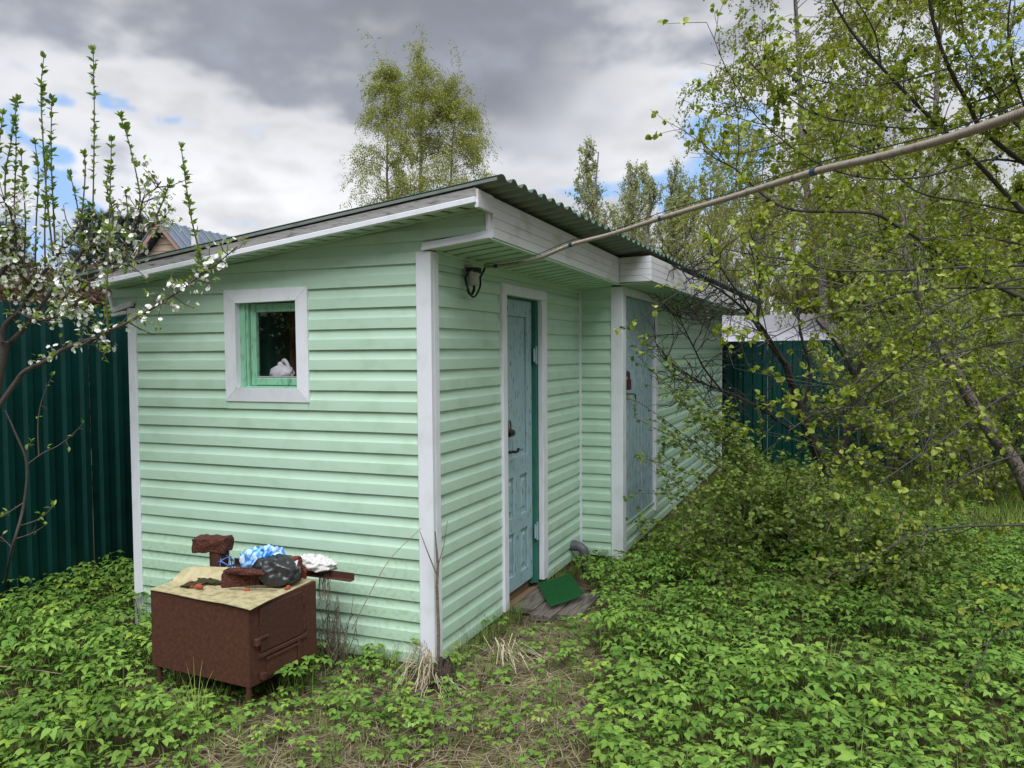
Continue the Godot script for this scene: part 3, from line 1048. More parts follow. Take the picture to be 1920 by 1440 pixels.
func make_stove() -> void:
	var t := thing("metal_stove", "rusty steel box stove on four legs beside the window wall", "stove", Vector3(-0.88, 0, 0.538))
	t.rotation.y = deg_to_rad(-3.9)
	var g := -0.06
	var body := Shape.new()
	body.box(Vector3(-0.337, 0.094, -0.244), Vector3(0.337, 0.484, 0.244), 0.004)
	part("body", body, M.rust, t)
	for c in [[-0.305, 0.225], [0.318, 0.232], [-0.305, -0.22], [0.318, -0.22]]:
		var leg := Shape.new()
		leg.tube([Vector3(c[0], g - 0.02, c[1]), Vector3(c[0], 0.10, c[1])], [0.014, 0.014], 8)
		part("leg", leg, M.rust_dark, t)
	# firebox door on the short side, hung on a frame, with latch and hinge
	var door := Shape.new()
	door.bar(Vector3(0.3415, 0.245, 0.025), Vector3(0.3415, 0.462, 0.025), Vector3(0.009, 0, 0), Vector3(0, 0, 0.305), 0.002)
	var fd := part("fire_door", door, M.rust_dark, t)
	var latch := Shape.new()
	latch.box(Vector3(0.338, 0.292, 0.192), Vector3(0.366, 0.322, 0.222), 0.003)
	latch.bar(Vector3(0.352, 0.318, 0.20), Vector3(0.352, 0.318, 0.13), Vector3(0.008, 0, 0), Vector3(0, 0.012, 0), 0.001)
	part("latch", latch, M.rust, fd)
	var hinge := Shape.new()
	for y in [0.29, 0.42]:
		hinge.tube([Vector3(0.345, y - 0.025, -0.135), Vector3(0.345, y + 0.025, -0.135)], [0.008, 0.008], 7)
	part("hinge", hinge, M.rust_dark, fd)
	var ledge := Shape.new()
	ledge.bar(Vector3(0.343, 0.228, 0.19), Vector3(0.343, 0.228, -0.15), Vector3(0.014, 0, 0), Vector3(0, 0.018, 0), 0.002)
	part("ledge", ledge, M.rust, t)
	var ash := Shape.new()
	ash.bar(Vector3(0.3405, 0.112, 0.028), Vector3(0.3405, 0.206, 0.028), Vector3(0.007, 0, 0), Vector3(0, 0, 0.215), 0.002)
	ash.bar(Vector3(0.346, 0.202, 0.140), Vector3(0.346, 0.202, -0.085), Vector3(0.010, 0, 0), Vector3(0, 0.012, 0), 0.001)
	ash.bar(Vector3(0.344, 0.10, -0.092), Vector3(0.344, 0.222, -0.092), Vector3(0.012, 0, 0), Vector3(0, 0, 0.018), 0.001)
	var ad := part("ash_door", ash, M.rust, t)
	var knob := Shape.new()
	knob.box(Vector3(0.342, 0.118, 0.160), Vector3(0.370, 0.146, 0.190), 0.003)
	part("knob", knob, M.rust_dark, ad)
	var weld := Shape.new()
	weld.bar(Vector3(0.337, 0.095, 0.244), Vector3(0.337, 0.482, 0.244), Vector3(0.008, 0, 0), Vector3(0, 0, 0.008), 0.003)
	part("weld_seam", weld, M.rust_dark, t)
	var lip := Shape.new()
	lip.box(Vector3(-0.352, 0.440, -0.20), Vector3(-0.338, 0.500, 0.10), 0.003)
	part("side_rim", lip, M.rust_dark, t)
	var flue := Shape.new()
	flue.tube([Vector3(-0.262, 0.480, -0.150), Vector3(-0.262, 0.605, -0.150)], [0.052, 0.052], 18)
	part("flue_pipe", flue, M.rust_dark, t)

	# curling sheet of linoleum laid over the top
	var top := 0.4875
	var rows := []
	var c00 := Vector3(-1.236, top, 0.765)
	var c10 := Vector3(-0.535, top, 0.822)
	var c11 := Vector3(-0.545, top, 0.30)
	var c01 := Vector3(-1.215, top, 0.44)
	for r in 17:
		var row := []
		for k in 25:
			var a := k / 24.0
			var b := r / 16.0
			var p := c00.lerp(c10, a).lerp(c01.lerp(c11, a), b)
			# the far edge rears up beside the flue and rolls over towards the right
			var curl := clampf((b - 0.42 - 0.5 * a) / 0.5, 0.0, 1.0)
			p.y += 0.115 * sin(curl * 1.75) * clampf(1.0 - a * 1.5, 0.0, 1.0) * (0.55 + 0.9 * a)
			p.x += curl * curl * 0.05
			p.z += curl * curl * 0.05
			p.y += 0.002 * sin(a * 9.0 + b * 4.0) + 0.0015
			# drooping corner at the front
			var corner := clampf((a - 0.75) / 0.25, 0.0, 1.0) * clampf((0.25 - b) / 0.25, 0.0, 1.0)
			p.y -= 0.008 * corner
			row.append(p)
		rows.append(row)
	var lino := Shape.new()
	lino.sheet(rows)
	var rows2 := []
	for row in rows:
		var row2 := []
		for p in row:
			row2.append(p - Vector3(0, 0.003, 0))
		rows2.append(row2)
	lino.sheet(rows2)
	for k in 24:
		lino.quad(rows[0][k], rows[0][k + 1], rows2[0][k + 1], rows2[0][k], Vector3.BACK)
		lino.quad(rows[16][k], rows[16][k + 1], rows2[16][k + 1], rows2[16][k], Vector3.FORWARD)
	for r in 16:
		lino.quad(rows[r][24], rows[r + 1][24], rows2[r + 1][24], rows2[r][24], Vector3.RIGHT)
		lino.quad(rows[r][0], rows[r + 1][0], rows2[r + 1][0], rows2[r][0], Vector3.LEFT)
	whole("linoleum_sheet", lino, M.linoleum, "yellowed linoleum sheet with a curled edge lying on the rusty stove", "sheet")

	var y := 0.492
	# bricks
	var b1 := whole("brick", rough_brick(Vector3(0.195, 0.078, 0.10), 4, 0.0), M.brick, "crumbling dark brick lying across the stove's flue pipe", "brick")
	b1.position = Vector3(-1.165, 0.646, 0.385)
	b1.rotation = Vector3(0.05, 0.22, 0.03)
	var b2 := whole("brick", rough_brick(Vector3(0.205, 0.075, 0.11), 9, 0.02), M.brick, "broken brown brick half between the blue ball and the black bag", "brick")
	b2.position = on_y(457, 1094, y) + Vector3(0, 0.036, 0)
	b2.rotation = Vector3(-0.04, 0.52, 0.02)
	var b3 := whole("brick", rough_brick(Vector3(0.085, 0.06, 0.09), 14, 0.0), M.red_brick, "orange red brick half at the linoleum edge past the black bag", "brick")
	b3.position = on_y(560, 1083, y) + Vector3(0, 0.030, -0.03)
	b3.rotation.y = 0.25
	var b4 := whole("brick", rough_brick(Vector3(0.15, 0.125, 0.062), 15, 0.0), M.red_brick, "red brick standing on edge behind the white paper", "brick")
	b4.position = Vector3(-0.675, y + 0.062, 0.375)
	b4.rotation.y = 0.1

	# blue lattice ball
	var ball := Shape.new()
	var R := 0.045
	var pts := []
	var gold := (1.0 + sqrt(5.0)) / 2.0
	for a in [-1.0, 1.0]:
		for b in [-gold, gold]:
			pts.append(Vector3(0, a, b).normalized())
			pts.append(Vector3(a, b, 0).normalized())
			pts.append(Vector3(b, 0, a).normalized())
	var mids := []
	for k in 12:
		for j in range(k + 1, 12):
			if (pts[k] as Vector3).distance_to(pts[j]) < 1.1:
				mids.append([pts[k], pts[j]])
	for m in mids:
		var line := []
		for q in 5:
			line.append((m[0] as Vector3).slerp(m[1], q / 4.0) * R)
		ball.tube(line, [0.0034, 0.0034, 0.0034, 0.0034, 0.0034], 6, false)
	var bo := whole("lattice_ball", ball, M.blue_plastic, "small blue openwork plastic ball on the rusty stove", "ball")
	bo.position = on_y(424, 1073, y) + Vector3(0, R + 0.002, 0)

	# bags, paper and rag
	var bag := Shape.new()
	crumple(bag, Vector3.ZERO, Vector3(0.100, 0.070, 0.080), 21, 0.26, 0.9, 26, 36)
	crumple(bag, Vector3(-0.066, 0.026, 0.040), Vector3(0.046, 0.040, 0.034), 25, 0.35, 1.2, 14, 18)
	var bb := whole("plastic_bag", bag, M.black_bag, "shiny black plastic bag stuffed and knotted on the rusty stove", "bag")
	bb.position = on_y(518, 1093, y) + Vector3(0.01, 0.058, 0.0)
	var blue := Shape.new()
	crumple(blue, Vector3.ZERO, Vector3(0.088, 0.060, 0.055), 33, 0.32, 1.0, 22, 30)
	crumple(blue, Vector3(0.105, 0.014, 0.01), Vector3(0.060, 0.062, 0.045), 35, 0.5, 1.2, 18, 26)
	var bl := whole("plastic_bag", blue, M.blue_bag, "crumpled blue and white plastic bag behind the black one", "bag")
	bl.position = Vector3(-0.862, y + 0.085, 0.375)
	var paper := Shape.new()
	paper.quad(Vector3(-0.07, 0.0, 0.0), Vector3(0.035, -0.01, 0.01), Vector3(0.035, 0.078, -0.025), Vector3(-0.03, 0.050, -0.02), Vector3.BACK)
	paper.quad(Vector3(-0.07, 0.0, -0.002), Vector3(0.035, -0.01, 0.008), Vector3(0.035, 0.078, -0.027), Vector3(-0.03, 0.050, -0.022), Vector3.FORWARD)
	var pp := whole("paper_scrap", paper, M.paper, "white paper scrap leaning behind the black bag", "paper")
	pp.position = Vector3(-0.61, y + 0.045, 0.43)
	var rag := Shape.new()
	crumple(rag, Vector3.ZERO, Vector3(0.105, 0.034, 0.05), 43, 0.55, 1.1, 22, 34)
	var rg := whole("white_rag", rag, M.white_rag, "crumpled white rag draped over the angle iron bar", "rag")
	# angle iron bar across the back of the stove
	var p0 := on_y(440, 1052, 0.515)
	var p1 := on_y(664, 1081, 0.515)
	var along := (p1 - p0).normalized()
	var across := along.cross(Vector3.UP).normalized()
	var iron := Shape.new()
	iron.bar(p0, p1, Vector3(0, 0.036, 0), across * 0.004, 0.001)
	iron.bar(p0 - Vector3(0, 0.018, 0) + across * 0.018, p1 - Vector3(0, 0.018, 0) + across * 0.018, across * 0.036, Vector3(0, 0.004, 0), 0.001)
	whole("angle_iron", iron, M.rust_dark, "long rusty angle iron bar sticking out past the stove's edge", "metal bar")
	rg.position = p0.lerp(p1, 0.68) + Vector3(0, 0.036, 0) - across * 0.015
	rg.rotation.y = -0.15
	# litter on the sheet
	var k0 := 0
	for c in [[372, 1078, 0.16, 0.2, "long mossy bark strip lying flat on the linoleum sheet"], [392, 1090, 0.13, -0.1, "short mossy bark chip lying flat on the linoleum sheet"], [402, 1072, 0.10, 0.5, "little mossy bark scrap beside the curled linoleum edge"], [362, 1096, 0.09, 0.9, "small mossy bark crumb near the orange shards"], [458, 1072, 0.17, 0.15, "thick bark strip lying on the broken brown brick"]]:
		var sh := Shape.new()
		var on_brick := k0 == 4
		crumple(sh, Vector3.ZERO, Vector3(c[2] * 0.5, 0.010 if not on_brick else 0.014, 0.020), 60 + k0, 0.7, 2.4, 8, 18)
		var o := whole("bark_piece", sh, M.moss if not on_brick else M.brick, c[4], "bark", "bark pieces on the stove")
		o.position = on_y(c[0], c[1], y + (0.008 if not on_brick else 0.083))
		o.rotation.y = c[3]
		k0 += 1
	for c in [[366, 1098, 0.05], [374, 1101, 0.04], [362, 1094, 0.04], [538, 1101, 0.03], [462, 1105, 0.025]]:
		var o := whole("tile_shard", rough_brick(Vector3(c[2], 0.013, c[2] * 0.5), int(c[0]), 0.0), M.shard, "small orange shard of broken tile lying on the linoleum sheet", "shard", "orange shards on the stove")
		o.position = on_y(c[0], c[1], y + 0.007)
		o.rotation.y = rnd() * 2.0
	for c in [[[408, 1092], [437, 1088], 0.004, "short grey stick beside the bark on the linoleum"], [[430, 1104], [520, 1107], 0.003, "thin brown stick lying along the linoleum's edge"], [[460, 1100], [527, 1099], 0.004, "thicker stick lying below the black bag"]]:
		var sh := Shape.new()
		var a := on_y(c[0][0], c[0][1], y + 0.005)
		var b := on_y(c[1][0], c[1][1], y + 0.005)
		sh.tube([a, a.lerp(b, 0.4) + Vector3(0, 0.003, 0.004), b], [c[2], c[2], c[2] * 0.7], 6)
		whole("stick", sh, M.dead_wood, c[3], "stick")
	# dry weed tangle hanging from the end of the bar
	var weed := Shape.new()
	for k in 16:
		var a := p0.lerp(p1, 0.72 + 0.10 * rng.randf()) + Vector3(0, 0.02, 0)
		var pts2 := [a]
		for q in 5:
			a += Vector3(rnd() * 0.012, -0.028 - rng.randf() * 0.02, rnd() * 0.012 + 0.004)
			pts2.append(a)
		weed.tube(pts2, [0.0018, 0.002, 0.002, 0.0018, 0.0015, 0.001], 4, false)
	whole("dry_weed", weed, M.dead_wood, "dry brown weed tangle hanging off the angle iron bar", "weed")


# ---------------------------------------------------------------- cable, lamp holder, drain, step
func bent(points: Array, per := 10) -> Array:
	var curve := Curve3D.new()
	for k in points.size():
		var a: Vector3 = points[maxi(k - 1, 0)]
		var b: Vector3 = points[mini(k + 1, points.size() - 1)]
		var h := (b - a) / 6.0
		curve.add_point(points[k], -h, h)
	var out := []
	for k in points.size() - 1:
		for q in per:
			out.append(curve.sample(k, q / float(per)))
	out.append(points[points.size() - 1])
	return out


func even(points: Array, gap: float) -> Array:
	var curve := Curve3D.new()
	for p in points:
		curve.add_point(p)
	var out := []
	var n := int(curve.get_baked_length() / gap)
	for k in n + 1:
		out.append(curve.sample_baked(k * gap))
	return out


func make_cable() -> void:
	var path := [Vector3(0.055, 2.205, -0.60), at(955, 496, 4.72), at(1010, 484, 4.52), at(1071, 459, 4.30), at(1150, 438, 3.92), at(1240, 409, 3.48), at(1380, 367, 2.90), at(1527, 322, 2.42), at(1640, 296, 2.12), at(1760, 264, 1.86), at(1845, 237, 1.70), at(1935, 205, 1.56), at(2080, 150, 1.38), at(2300, 60, 1.18)]
	var line := even(bent(path, 12), 0.0021)
	var hose := thing("corrugated_conduit", "long beige corrugated cable conduit strung from the shed eaves", "conduit")
	var s := Shape.new()
	var rad := []
	for k in line.size():
		rad.append(0.0098 + 0.0014 * cos(k * PI / 2.0))
	s.tube(line, rad, 10)
	part("conduit_tube", s, M.hose, hose)
	var wire := Shape.new()
	var up := []
	for k in range(0, line.size(), 22):
		up.append((line[k] as Vector3) + Vector3(-0.004, 0.015 + 0.008 * absf(sin(k * 0.006)), 0.0))
	var wr := []
	for k in up.size():
		wr.append(0.0020)
	wire.tube(up, wr, 5)
	part("support_wire", wire, M.cable, hose)
	for u in [[930.0, 4.85], [1071.0, 0.0], [1240.0, 0.0], [1527.0, 0.0]]:
		var best := 0
		var gap := 1e9
		for k in line.size():
			var d: Vector3 = aim.inverse() * ((line[k] as Vector3) - EYE)
			var px := 960.0 + LENS * d.x / -d.z
			if absf(px - float(u[0])) < gap:
				gap = absf(px - float(u[0]))
				best = k
		best = clampi(best, 8, line.size() - 9)
		var band := Shape.new()
		band.tube([line[best - 6], line[best], line[best + 6]], [0.0118, 0.0122, 0.0118], 12)
		part("tape_band", band, M.tape, hose)
	# lamp holder under the eaves with its loop of cable
	var h := thing("lamp_holder", "grey lamp holder with black cable loop under the shed eaves", "lamp holder", Vector3(0.06, 2.118, -0.425))
	var cup := Shape.new()
	cup.tube([Vector3(0, 0.062, 0), Vector3(0, 0.058, 0), Vector3(0, 0.030, 0), Vector3(0, -0.034, 0), Vector3(0, -0.038, 0)], [0.014, 0.030, 0.032, 0.037, 0.034], 16)
	part("cup", cup, M.porcelain, h)
	var arm := Shape.new()
	arm.box(Vector3(-0.056, 0.040, -0.020), Vector3(-0.010, 0.085, 0.020), 0.003)
	part("bracket", arm, M.porcelain, h)
	var cable := Shape.new()
	cable.tube(bent([Vector3(0.004, -0.030, -0.004), Vector3(0.004, -0.065, -0.002), Vector3(0.002, -0.092, 0.030), Vector3(0.0, -0.080, 0.060), Vector3(-0.006, -0.040, 0.068), Vector3(-0.02, 0.0, 0.060), Vector3(-0.02, 0.03, 0.03)], 5), range(31).map(func(k): return 0.0085 if k < 18 else 0.006), 8)
	cable.tube(bent([Vector3(-0.02, 0.045, 0.02), Vector3(0.026, 0.042, -0.01), Vector3(0.030, 0.040, -0.06), Vector3(0.01, 0.045, -0.11), Vector3(-0.01, 0.02, -0.125), Vector3(0.0, -0.03, -0.10), Vector3(0.004, -0.085, -0.04), Vector3(0.004, -0.105, 0.01), Vector3(0.002, -0.092, 0.045)], 5), range(41).map(func(k): return 0.006), 7)
	cable.tube(bent([Vector3(-0.012, 0.02, -0.124), Vector3(-0.006, 0.06, -0.160), Vector3(-0.006, 0.083, -0.178)], 5), range(11).map(func(k): return 0.007), 7)
	for k in 4:
		cable.tube([Vector3(-0.03, 0.044 + 0.006 * k, 0.034), Vector3(0.034, 0.042 + 0.006 * k, 0.02), Vector3(0.036, 0.042 + 0.006 * k, -0.03), Vector3(0.02, 0.044 + 0.005 * k, -0.06)], [0.005, 0.005, 0.005, 0.005], 6)
	part("cable_loop", cable, M.cable, h)


func make_step() -> void:
	# grey drain elbow at the foot of the side wall
	var s := Shape.new()
	s.tube(bent([Vector3(-0.02, 0.115, -2.36), Vector3(0.06, 0.113, -2.36), Vector3(0.105, 0.095, -2.36), Vector3(0.122, 0.05, -2.36), Vector3(0.124, -0.20, -2.36)], 5), range(21).map(func(k): return 0.038), 14)
	s.tube([Vector3(0.124, 0.02, -2.36), Vector3(0.124, -0.035, -2.36)], [0.043, 0.043], 14)
	s.tube([Vector3(0.02, 0.115, -2.36), Vector3(0.055, 0.113, -2.36)], [0.043, 0.043], 14)
	whole("drain_pipe", s, M.pipe_grey, "grey plastic drain elbow coming out low on the shed wall", "pipe")
	# three old boards form the doorstep
	var step := thing("doorstep", "weathered plank doorstep below the blue panelled door", "doorstep", Vector3(0.26, -0.02, -1.25))
	for k in 3:
		var b := Shape.new()
		var x := -0.165 + 0.158 * k
		b.bar(Vector3(x, -0.004 * k, -0.34 + rnd() * 0.06), Vector3(x + rnd() * 0.012, -0.006 * k, 0.21 + rnd() * 0.08), Vector3(0.150, 0, 0), Vector3(0, 0.035, 0), 0.006)
		part("step_plank", b, M.step_wood, step)
	# woven green mat, one corner kicked up
	var mat_ := Shape.new()
	var o := on_y(1008, 1095, 0.02)
	var e1 := on_y(1032, 1138, 0.02) - o
	var e2 := on_y(1064, 1080, 0.02) - o
	var f := func(a: float, b: float) -> Vector3:
		var lift := clampf(b - 0.6, 0.0, 1.0) * 0.02 + clampf(a + b - 1.35, 0.0, 1.0) * 0.015
		return o + e1 * a + e2 * b * 1.05 + Vector3(0, 0.004 + lift + 0.003 * sin(a * 7.0), 0)
	for k in 31:
		var line := []
		var line2 := []
		var ra := []
		for q in 13:
			line.append(f.call(k / 30.0, q / 12.0))
			ra.append(0.0032)
		mat_.tube(line, ra, 5)
	for k in 27:
		var line := []
		var ra := []
		for q in 13:
			line.append(f.call(q / 12.0, k / 26.0) + Vector3(0, 0.003, 0))
			ra.append(0.0032)
		mat_.tube(line, ra, 5)
	whole("door_mat", mat_, M.mat_green, "bright green woven plastic door mat with one raised corner", "mat")
	# bag left on the sill inside the window
	var bag := Shape.new()
	crumple(bag, Vector3(0, 0.025, 0), Vector3(0.085, 0.050, 0.045), 77, 0.22, 1.6, 14, 22)
	crumple(bag, Vector3(-0.012, 0.083, 0), Vector3(0.020, 0.022, 0.018), 79, 0.3, 2.0, 10, 14)
	bag.tube(bent([Vector3(-0.008, 0.085, 0), Vector3(0.016, 0.118, 0.004), Vector3(0.040, 0.108, 0.006), Vector3(0.075, 0.05, 0.008), Vector3(0.092, 0.0, 0.008)], 4), range(17).map(func(k): return 0.008 + 0.006 * sin(k * 0.2)), 8)
	var bo := whole("plastic_bag", bag, M.white_bag, "knotted white plastic bag on the sill inside the window", "bag")
	bo.position = Vector3(-1.075, 1.553, -0.125)
	bo.scale = Vector3.ONE * 0.85


# ---------------------------------------------------------------- fences and neighbours
func corrugated(s: Shape, a: Vector3, b: Vector3, low: float, high: float, out: Vector3, pitch: float, deep: float) -> void:
	var long := (b - a).length()
	var dir := (b - a).normalized()
	var low_row := []
	var high_row := []
	var t := 0.0
	while t < long - 0.001:
		for q in [[0.0, 0.0], [0.42, 0.0], [0.55, 1.0], [0.85, 1.0], [0.98, 0.0]]:
			var u: float = t + float(q[0]) * pitch
			if u <= long:
				var p := a + dir * u + out * deep * float(q[1])
				low_row.append(Vector3(p.x, low, p.z))
				high_row.append(Vector3(p.x, high, p.z))
		t += pitch
	for k in low_row.size() - 1:
		s.quad(low_row[k], low_row[k + 1], high_row[k + 1], high_row[k], out)


func make_fences() -> void:
	var f := thing("steel_fence", "dark green profiled steel fence behind the blossoming plum tree", "fence")
	var z := 2.6
	while z > -9.0:
		var s := Shape.new()
		corrugated(s, Vector3(-3.2 + rnd() * 0.004, 0, z), Vector3(-3.2, 0, z - 1.049), -0.30, 2.06 + rnd() * 0.004, Vector3.RIGHT, 0.15, 0.022)
		part("fence_sheet", s, M.fence_green, f)
		z -= 1.05
	for k in 5:
		block("fence_post", f, M.fence_green, Vector3(-3.29, -0.3, 2.4 - k * 2.5), Vector3(-3.23, 2.0, 2.46 - k * 2.5))
	var g := thing("steel_fence", "dark green profiled steel fence beyond the far end of the shed", "fence")
	var x := -2.2
	while x < 11.0:
		var s := Shape.new()
		corrugated(s, Vector3(x, 0, -9.5 + 0.04 * x), Vector3(x + 1.049, 0, -9.5 + 0.04 * (x + 1.05)), -0.45, 1.85 + rnd() * 0.006, Vector3.BACK, 0.15, 0.022)
		part("fence_sheet", s, M.fence_green, g)
		x += 1.05
	for k in 6:
		block("fence_post", g, M.fence_green, Vector3(-2.0 + k * 2.5, -0.45, -9.62 + 0.1 * k), Vector3(-1.94 + k * 2.5, 1.8, -9.55 + 0.1 * k))
	# white-roofed outbuilding close behind the far fence
	var w := thing("outbuilding", "low outbuilding with a white corrugated roof behind the green fence", "outbuilding")
	block("wall", w, M.peach, Vector3(-1.5, -0.3, -15.2), Vector3(2.35, 1.70, -11.2))
	for k in 5:
		var s := Shape.new()
		var x0 := -1.6 + 0.84 * k
		var n := 14
		var rows := []
		for r in 2:
			var row := []
			for q in n + 1:
				var xx := x0 + 0.84 * q / n
				row.append(Vector3(xx, (1.80 if r == 0 else 2.44) + 0.016 * sin(q * PI), -10.75 if r == 0 else -13.6) + Vector3(0, 0.016 * (1 if q % 2 == 0 else -1), 0))
			rows.append(row)
		s.sheet(rows)
		part("roof_sheet", s, M.white_roof, w)
	# brick house beyond
	var h := thing("brick_house", "red brick house wall showing through the yellow green thicket", "house")
	var hx := 3.6
	var hz := -17.0
	block("wall", h, M.inside_board, Vector3(hx - 2.4, -0.3, hz - 6.0), Vector3(hx + 2.4, 3.05, hz - 0.11))
	var br := [Shape.new(), Shape.new(), Shape.new()]
	var mats := [M.red_brick, M.brick, M.red_brick]
	var brick_mesh := []
	for k in 3:
		br[k].box(Vector3(0.004, 0.004, 0), Vector3(0.246, 0.071, 0.10), 0.003)
		brick_mesh.append(br[k].mesh())
	var rest := [[], [], []]
	var shown := 0
	for row in 42:
		for k in 20:
			var bx := hx - 2.4 + k * 0.25 - (0.125 if row % 2 else 0.0)
			var by := -0.1 + row * 0.075
			if bx < hx - 2.42 or bx > hx + 2.2:
				continue
			if bx > hx - 0.9 and bx < hx + 0.3 and by > 2.0 and by < 2.7:
				continue
			var kind := rng.randi_range(0, 2)
			if by > 1.95 and bx > hx - 1.9 and bx < hx + 1.8 and shown < 240:
				var o := part("brick", brick_mesh[kind], mats[kind], h)
				o.position = Vector3(bx, by, hz - 0.105 + rnd() * 0.003)
				shown += 1
			else:
				rest[0].append(Transform3D(Basis(), Vector3(bx, by, hz - 0.105 + rnd() * 0.003)))
	var tints := []
	for q in rest[0]:
		tints.append(Color.WHITE)
	scatter("brick_courses", brick_mesh[0], M.red_brick, rest[0], tints, h)
	block("window", h, M.window_dark, Vector3(hx - 0.85, 2.05, hz - 0.10), Vector3(hx + 0.45, 2.70, hz - 0.06))
	block("roof", h, M.rust_dark, Vector3(hx - 2.7, 3.05, hz - 6.2), Vector3(hx + 2.7, 3.16, hz + 0.3))


func make_house() -> void:
	# the neighbour's gabled house beyond the low side of the shed
	var h := thing("gabled_house", "neighbour's house with peach gable and grey metal roof behind the shed", "house")
	var peak := at(312, 417, 20.0)
	var toward := (EYE - peak) * Vector3(1, 0, 1)
	toward = toward.normalized()
	var gable_dir := toward.rotated(Vector3.UP, deg_to_rad(-40.0))         # the way the gable faces
	var wide_dir := Vector3.UP.cross(gable_dir).normalized()               # along the gable, towards the ridge's other side
	var back := -gable_dir
	var slope := 1.08
	var half := 2.5
	var long := 7.0
	var y0 := peak.y - slope * half
	# roof planes, standing seams every 0.33 m
	for side: float in [-1.0, 1.0]:
		var k := 0
		var u := -0.30
		while u < long:
			var s := Shape.new()
			var a := peak + back * u
			var b := a + wide_dir * side * half * 1.12 - Vector3(0, slope * half * 1.12, 0)
			var step := back * 0.325
			var nn := (wide_dir * side * slope + Vector3.UP).normalized()
			s.quad(a, b, b + step, a + step, nn)
			s.bar(a + nn * 0.015, b + nn * 0.015, back * 0.05, nn * 0.04, 0.008)
			part("roof_sheet", s, M.house_roof, h)
			u += 0.327
	var g := Shape.new()
	var tip := peak - Vector3(0, 0.16, 0)
	g.tri(tip, tip + wide_dir * half - Vector3(0, slope * half, 0), tip - wide_dir * half - Vector3(0, slope * half, 0))
	part("gable", g, M.peach, h)
	# gable boards
	for k in 16:
		var yy := 0.16 * (k + 1)
		var ww := yy / slope - 0.05
		var s := Shape.new()
		s.bar(tip - Vector3(0, yy, 0) + gable_dir * 0.012 - wide_dir * ww, tip - Vector3(0, yy, 0) + gable_dir * 0.012 + wide_dir * ww, Vector3(0, 0.145, 0), gable_dir * 0.02, 0.004)
		part("gable_board", s, M.peach, h)
	for side: float in [-1.0, 1.0]:
		var s := Shape.new()
		var a := peak + gable_dir * 0.29 - Vector3(0, 0.08, 0)
		s.bar(a, a + wide_dir * side * half * 1.12 - Vector3(0, slope * half * 1.12, 0), Vector3(0, 0.17, 0), gable_dir * 0.03, 0.004)
		part("verge_board", s, M.pink_trim, h)
	var body := Shape.new()
	var c := peak + back * (long / 2.0)
	body.bar(Vector3(c.x, -0.3, c.z), Vector3(c.x, y0 + 0.1, c.z), wide_dir * half * 1.9, back * (long - 0.3), 0.01)
	part("wall", body, M.peach, h)
	var pipe := Shape.new()
	var q := at(366, 470, 18.5)
	pipe.tube([q - Vector3(0, 1.2, 0), q + Vector3(0, 0.46, 0), q + Vector3(0, 0.47, 0), q + Vector3(0, 0.56, 0)], [0.085, 0.085, 0.13, 0.02], 12)
	part("flue", pipe, M.white_trim, h)


# ---------------------------------------------------------------- plants
# a leaf along +y, its upper side to +z: outline is half-width at each step along the midrib
func leaf_shape(s: Shape, frame: Transform3D, long: float, wide: float, outline: Array, fold := 0.25, curl := 0.3, bumpy := 0.0) -> void:
	var n := outline.size()
	var base := s.v.size()
	for k in n:
		var t := k / float(n - 1)
		var w: float = outline[k] * wide * 0.5
		var a := curl * t
		var y := sin(a) / maxf(curl, 0.01) * long if absf(curl) > 0.01 else t * long
		var z := -(1.0 - cos(a)) / maxf(curl, 0.01) * long if absf(curl) > 0.01 else 0.0
		var lift := w * fold + bumpy * sin(t * 14.0) * wide * 0.06
		for q in [-1.0, 0.0, 1.0]:
			var p := Vector3(w * q, y, z + (lift if q != 0.0 else 0.0))
			var nn := Vector3(-q * fold, sin(a), 1.0).normalized()
			s.point(frame * p, (frame.basis * nn).normalized())
	for k in n - 1:
		for q in 2:
			var a := base + k * 3 + q
			s.face(a, a + 1, a + 4)
			s.face(a, a + 4, a + 3)


const OVAL := [0.10, 0.72, 1.0, 0.88, 0.50, 0.0]
const ROUND := [0.15, 0.70, 0.98, 1.0, 0.80, 0.30]
const SPADE := [0.25, 1.0, 0.92, 0.62, 0.0]
const SMALL := [0.15, 0.95, 0.70, 0.0]


func single_leaf(long: float, wide: float, outline: Array, fold := 0.25, curl := 0.3) -> Shape:
	var s := Shape.new()
	leaf_shape(s, Transform3D(), long, wide, outline, fold, curl)
	return s


# a spray: a few leaves on a short stalk, for trees too far to tell their leaves apart
func spray(count: int, long: float, wide: float, reach: float, droop: float) -> Shape:
	var s := Shape.new()
	for k in count:
		var t := (k + 0.5) / count
		var p := Vector3(rnd() * 0.2 * reach, t * reach, rnd() * 0.2 * reach)
		var d := (Vector3(rnd(), 0.25 - droop, rnd()) * 1.0).normalized()
		leaf_shape(s, Transform3D(facing(d, Vector3.UP + wild() * 0.8), p), long * rnd(0.7, 1.2), wide * rnd(0.8, 1.1), SMALL, 0.2, 0.4)
	return s


func facing(y: Vector3, up: Vector3) -> Basis:
	y = y.normalized()
	var z := up - y * up.dot(y)
	if z.length_squared() < 1e-5:
		z = Vector3.RIGHT - y * y.x
	z = z.normalized()
	return Basis(y.cross(z), y, z)


func new_plant() -> Dictionary:
	return {"wood": Shape.new(), "twig": Shape.new(), "leaf": [], "tint": [], "bloom": [], "bloom_tint": [], "extra": []}


func shade_of(a: Color, b: Color, spread := 0.18) -> Color:
	var c := a.lerp(b, rng.randf())
	var k := 1.0 + rnd() * spread
	return Color(c.r * k, c.g * k, c.b * k)


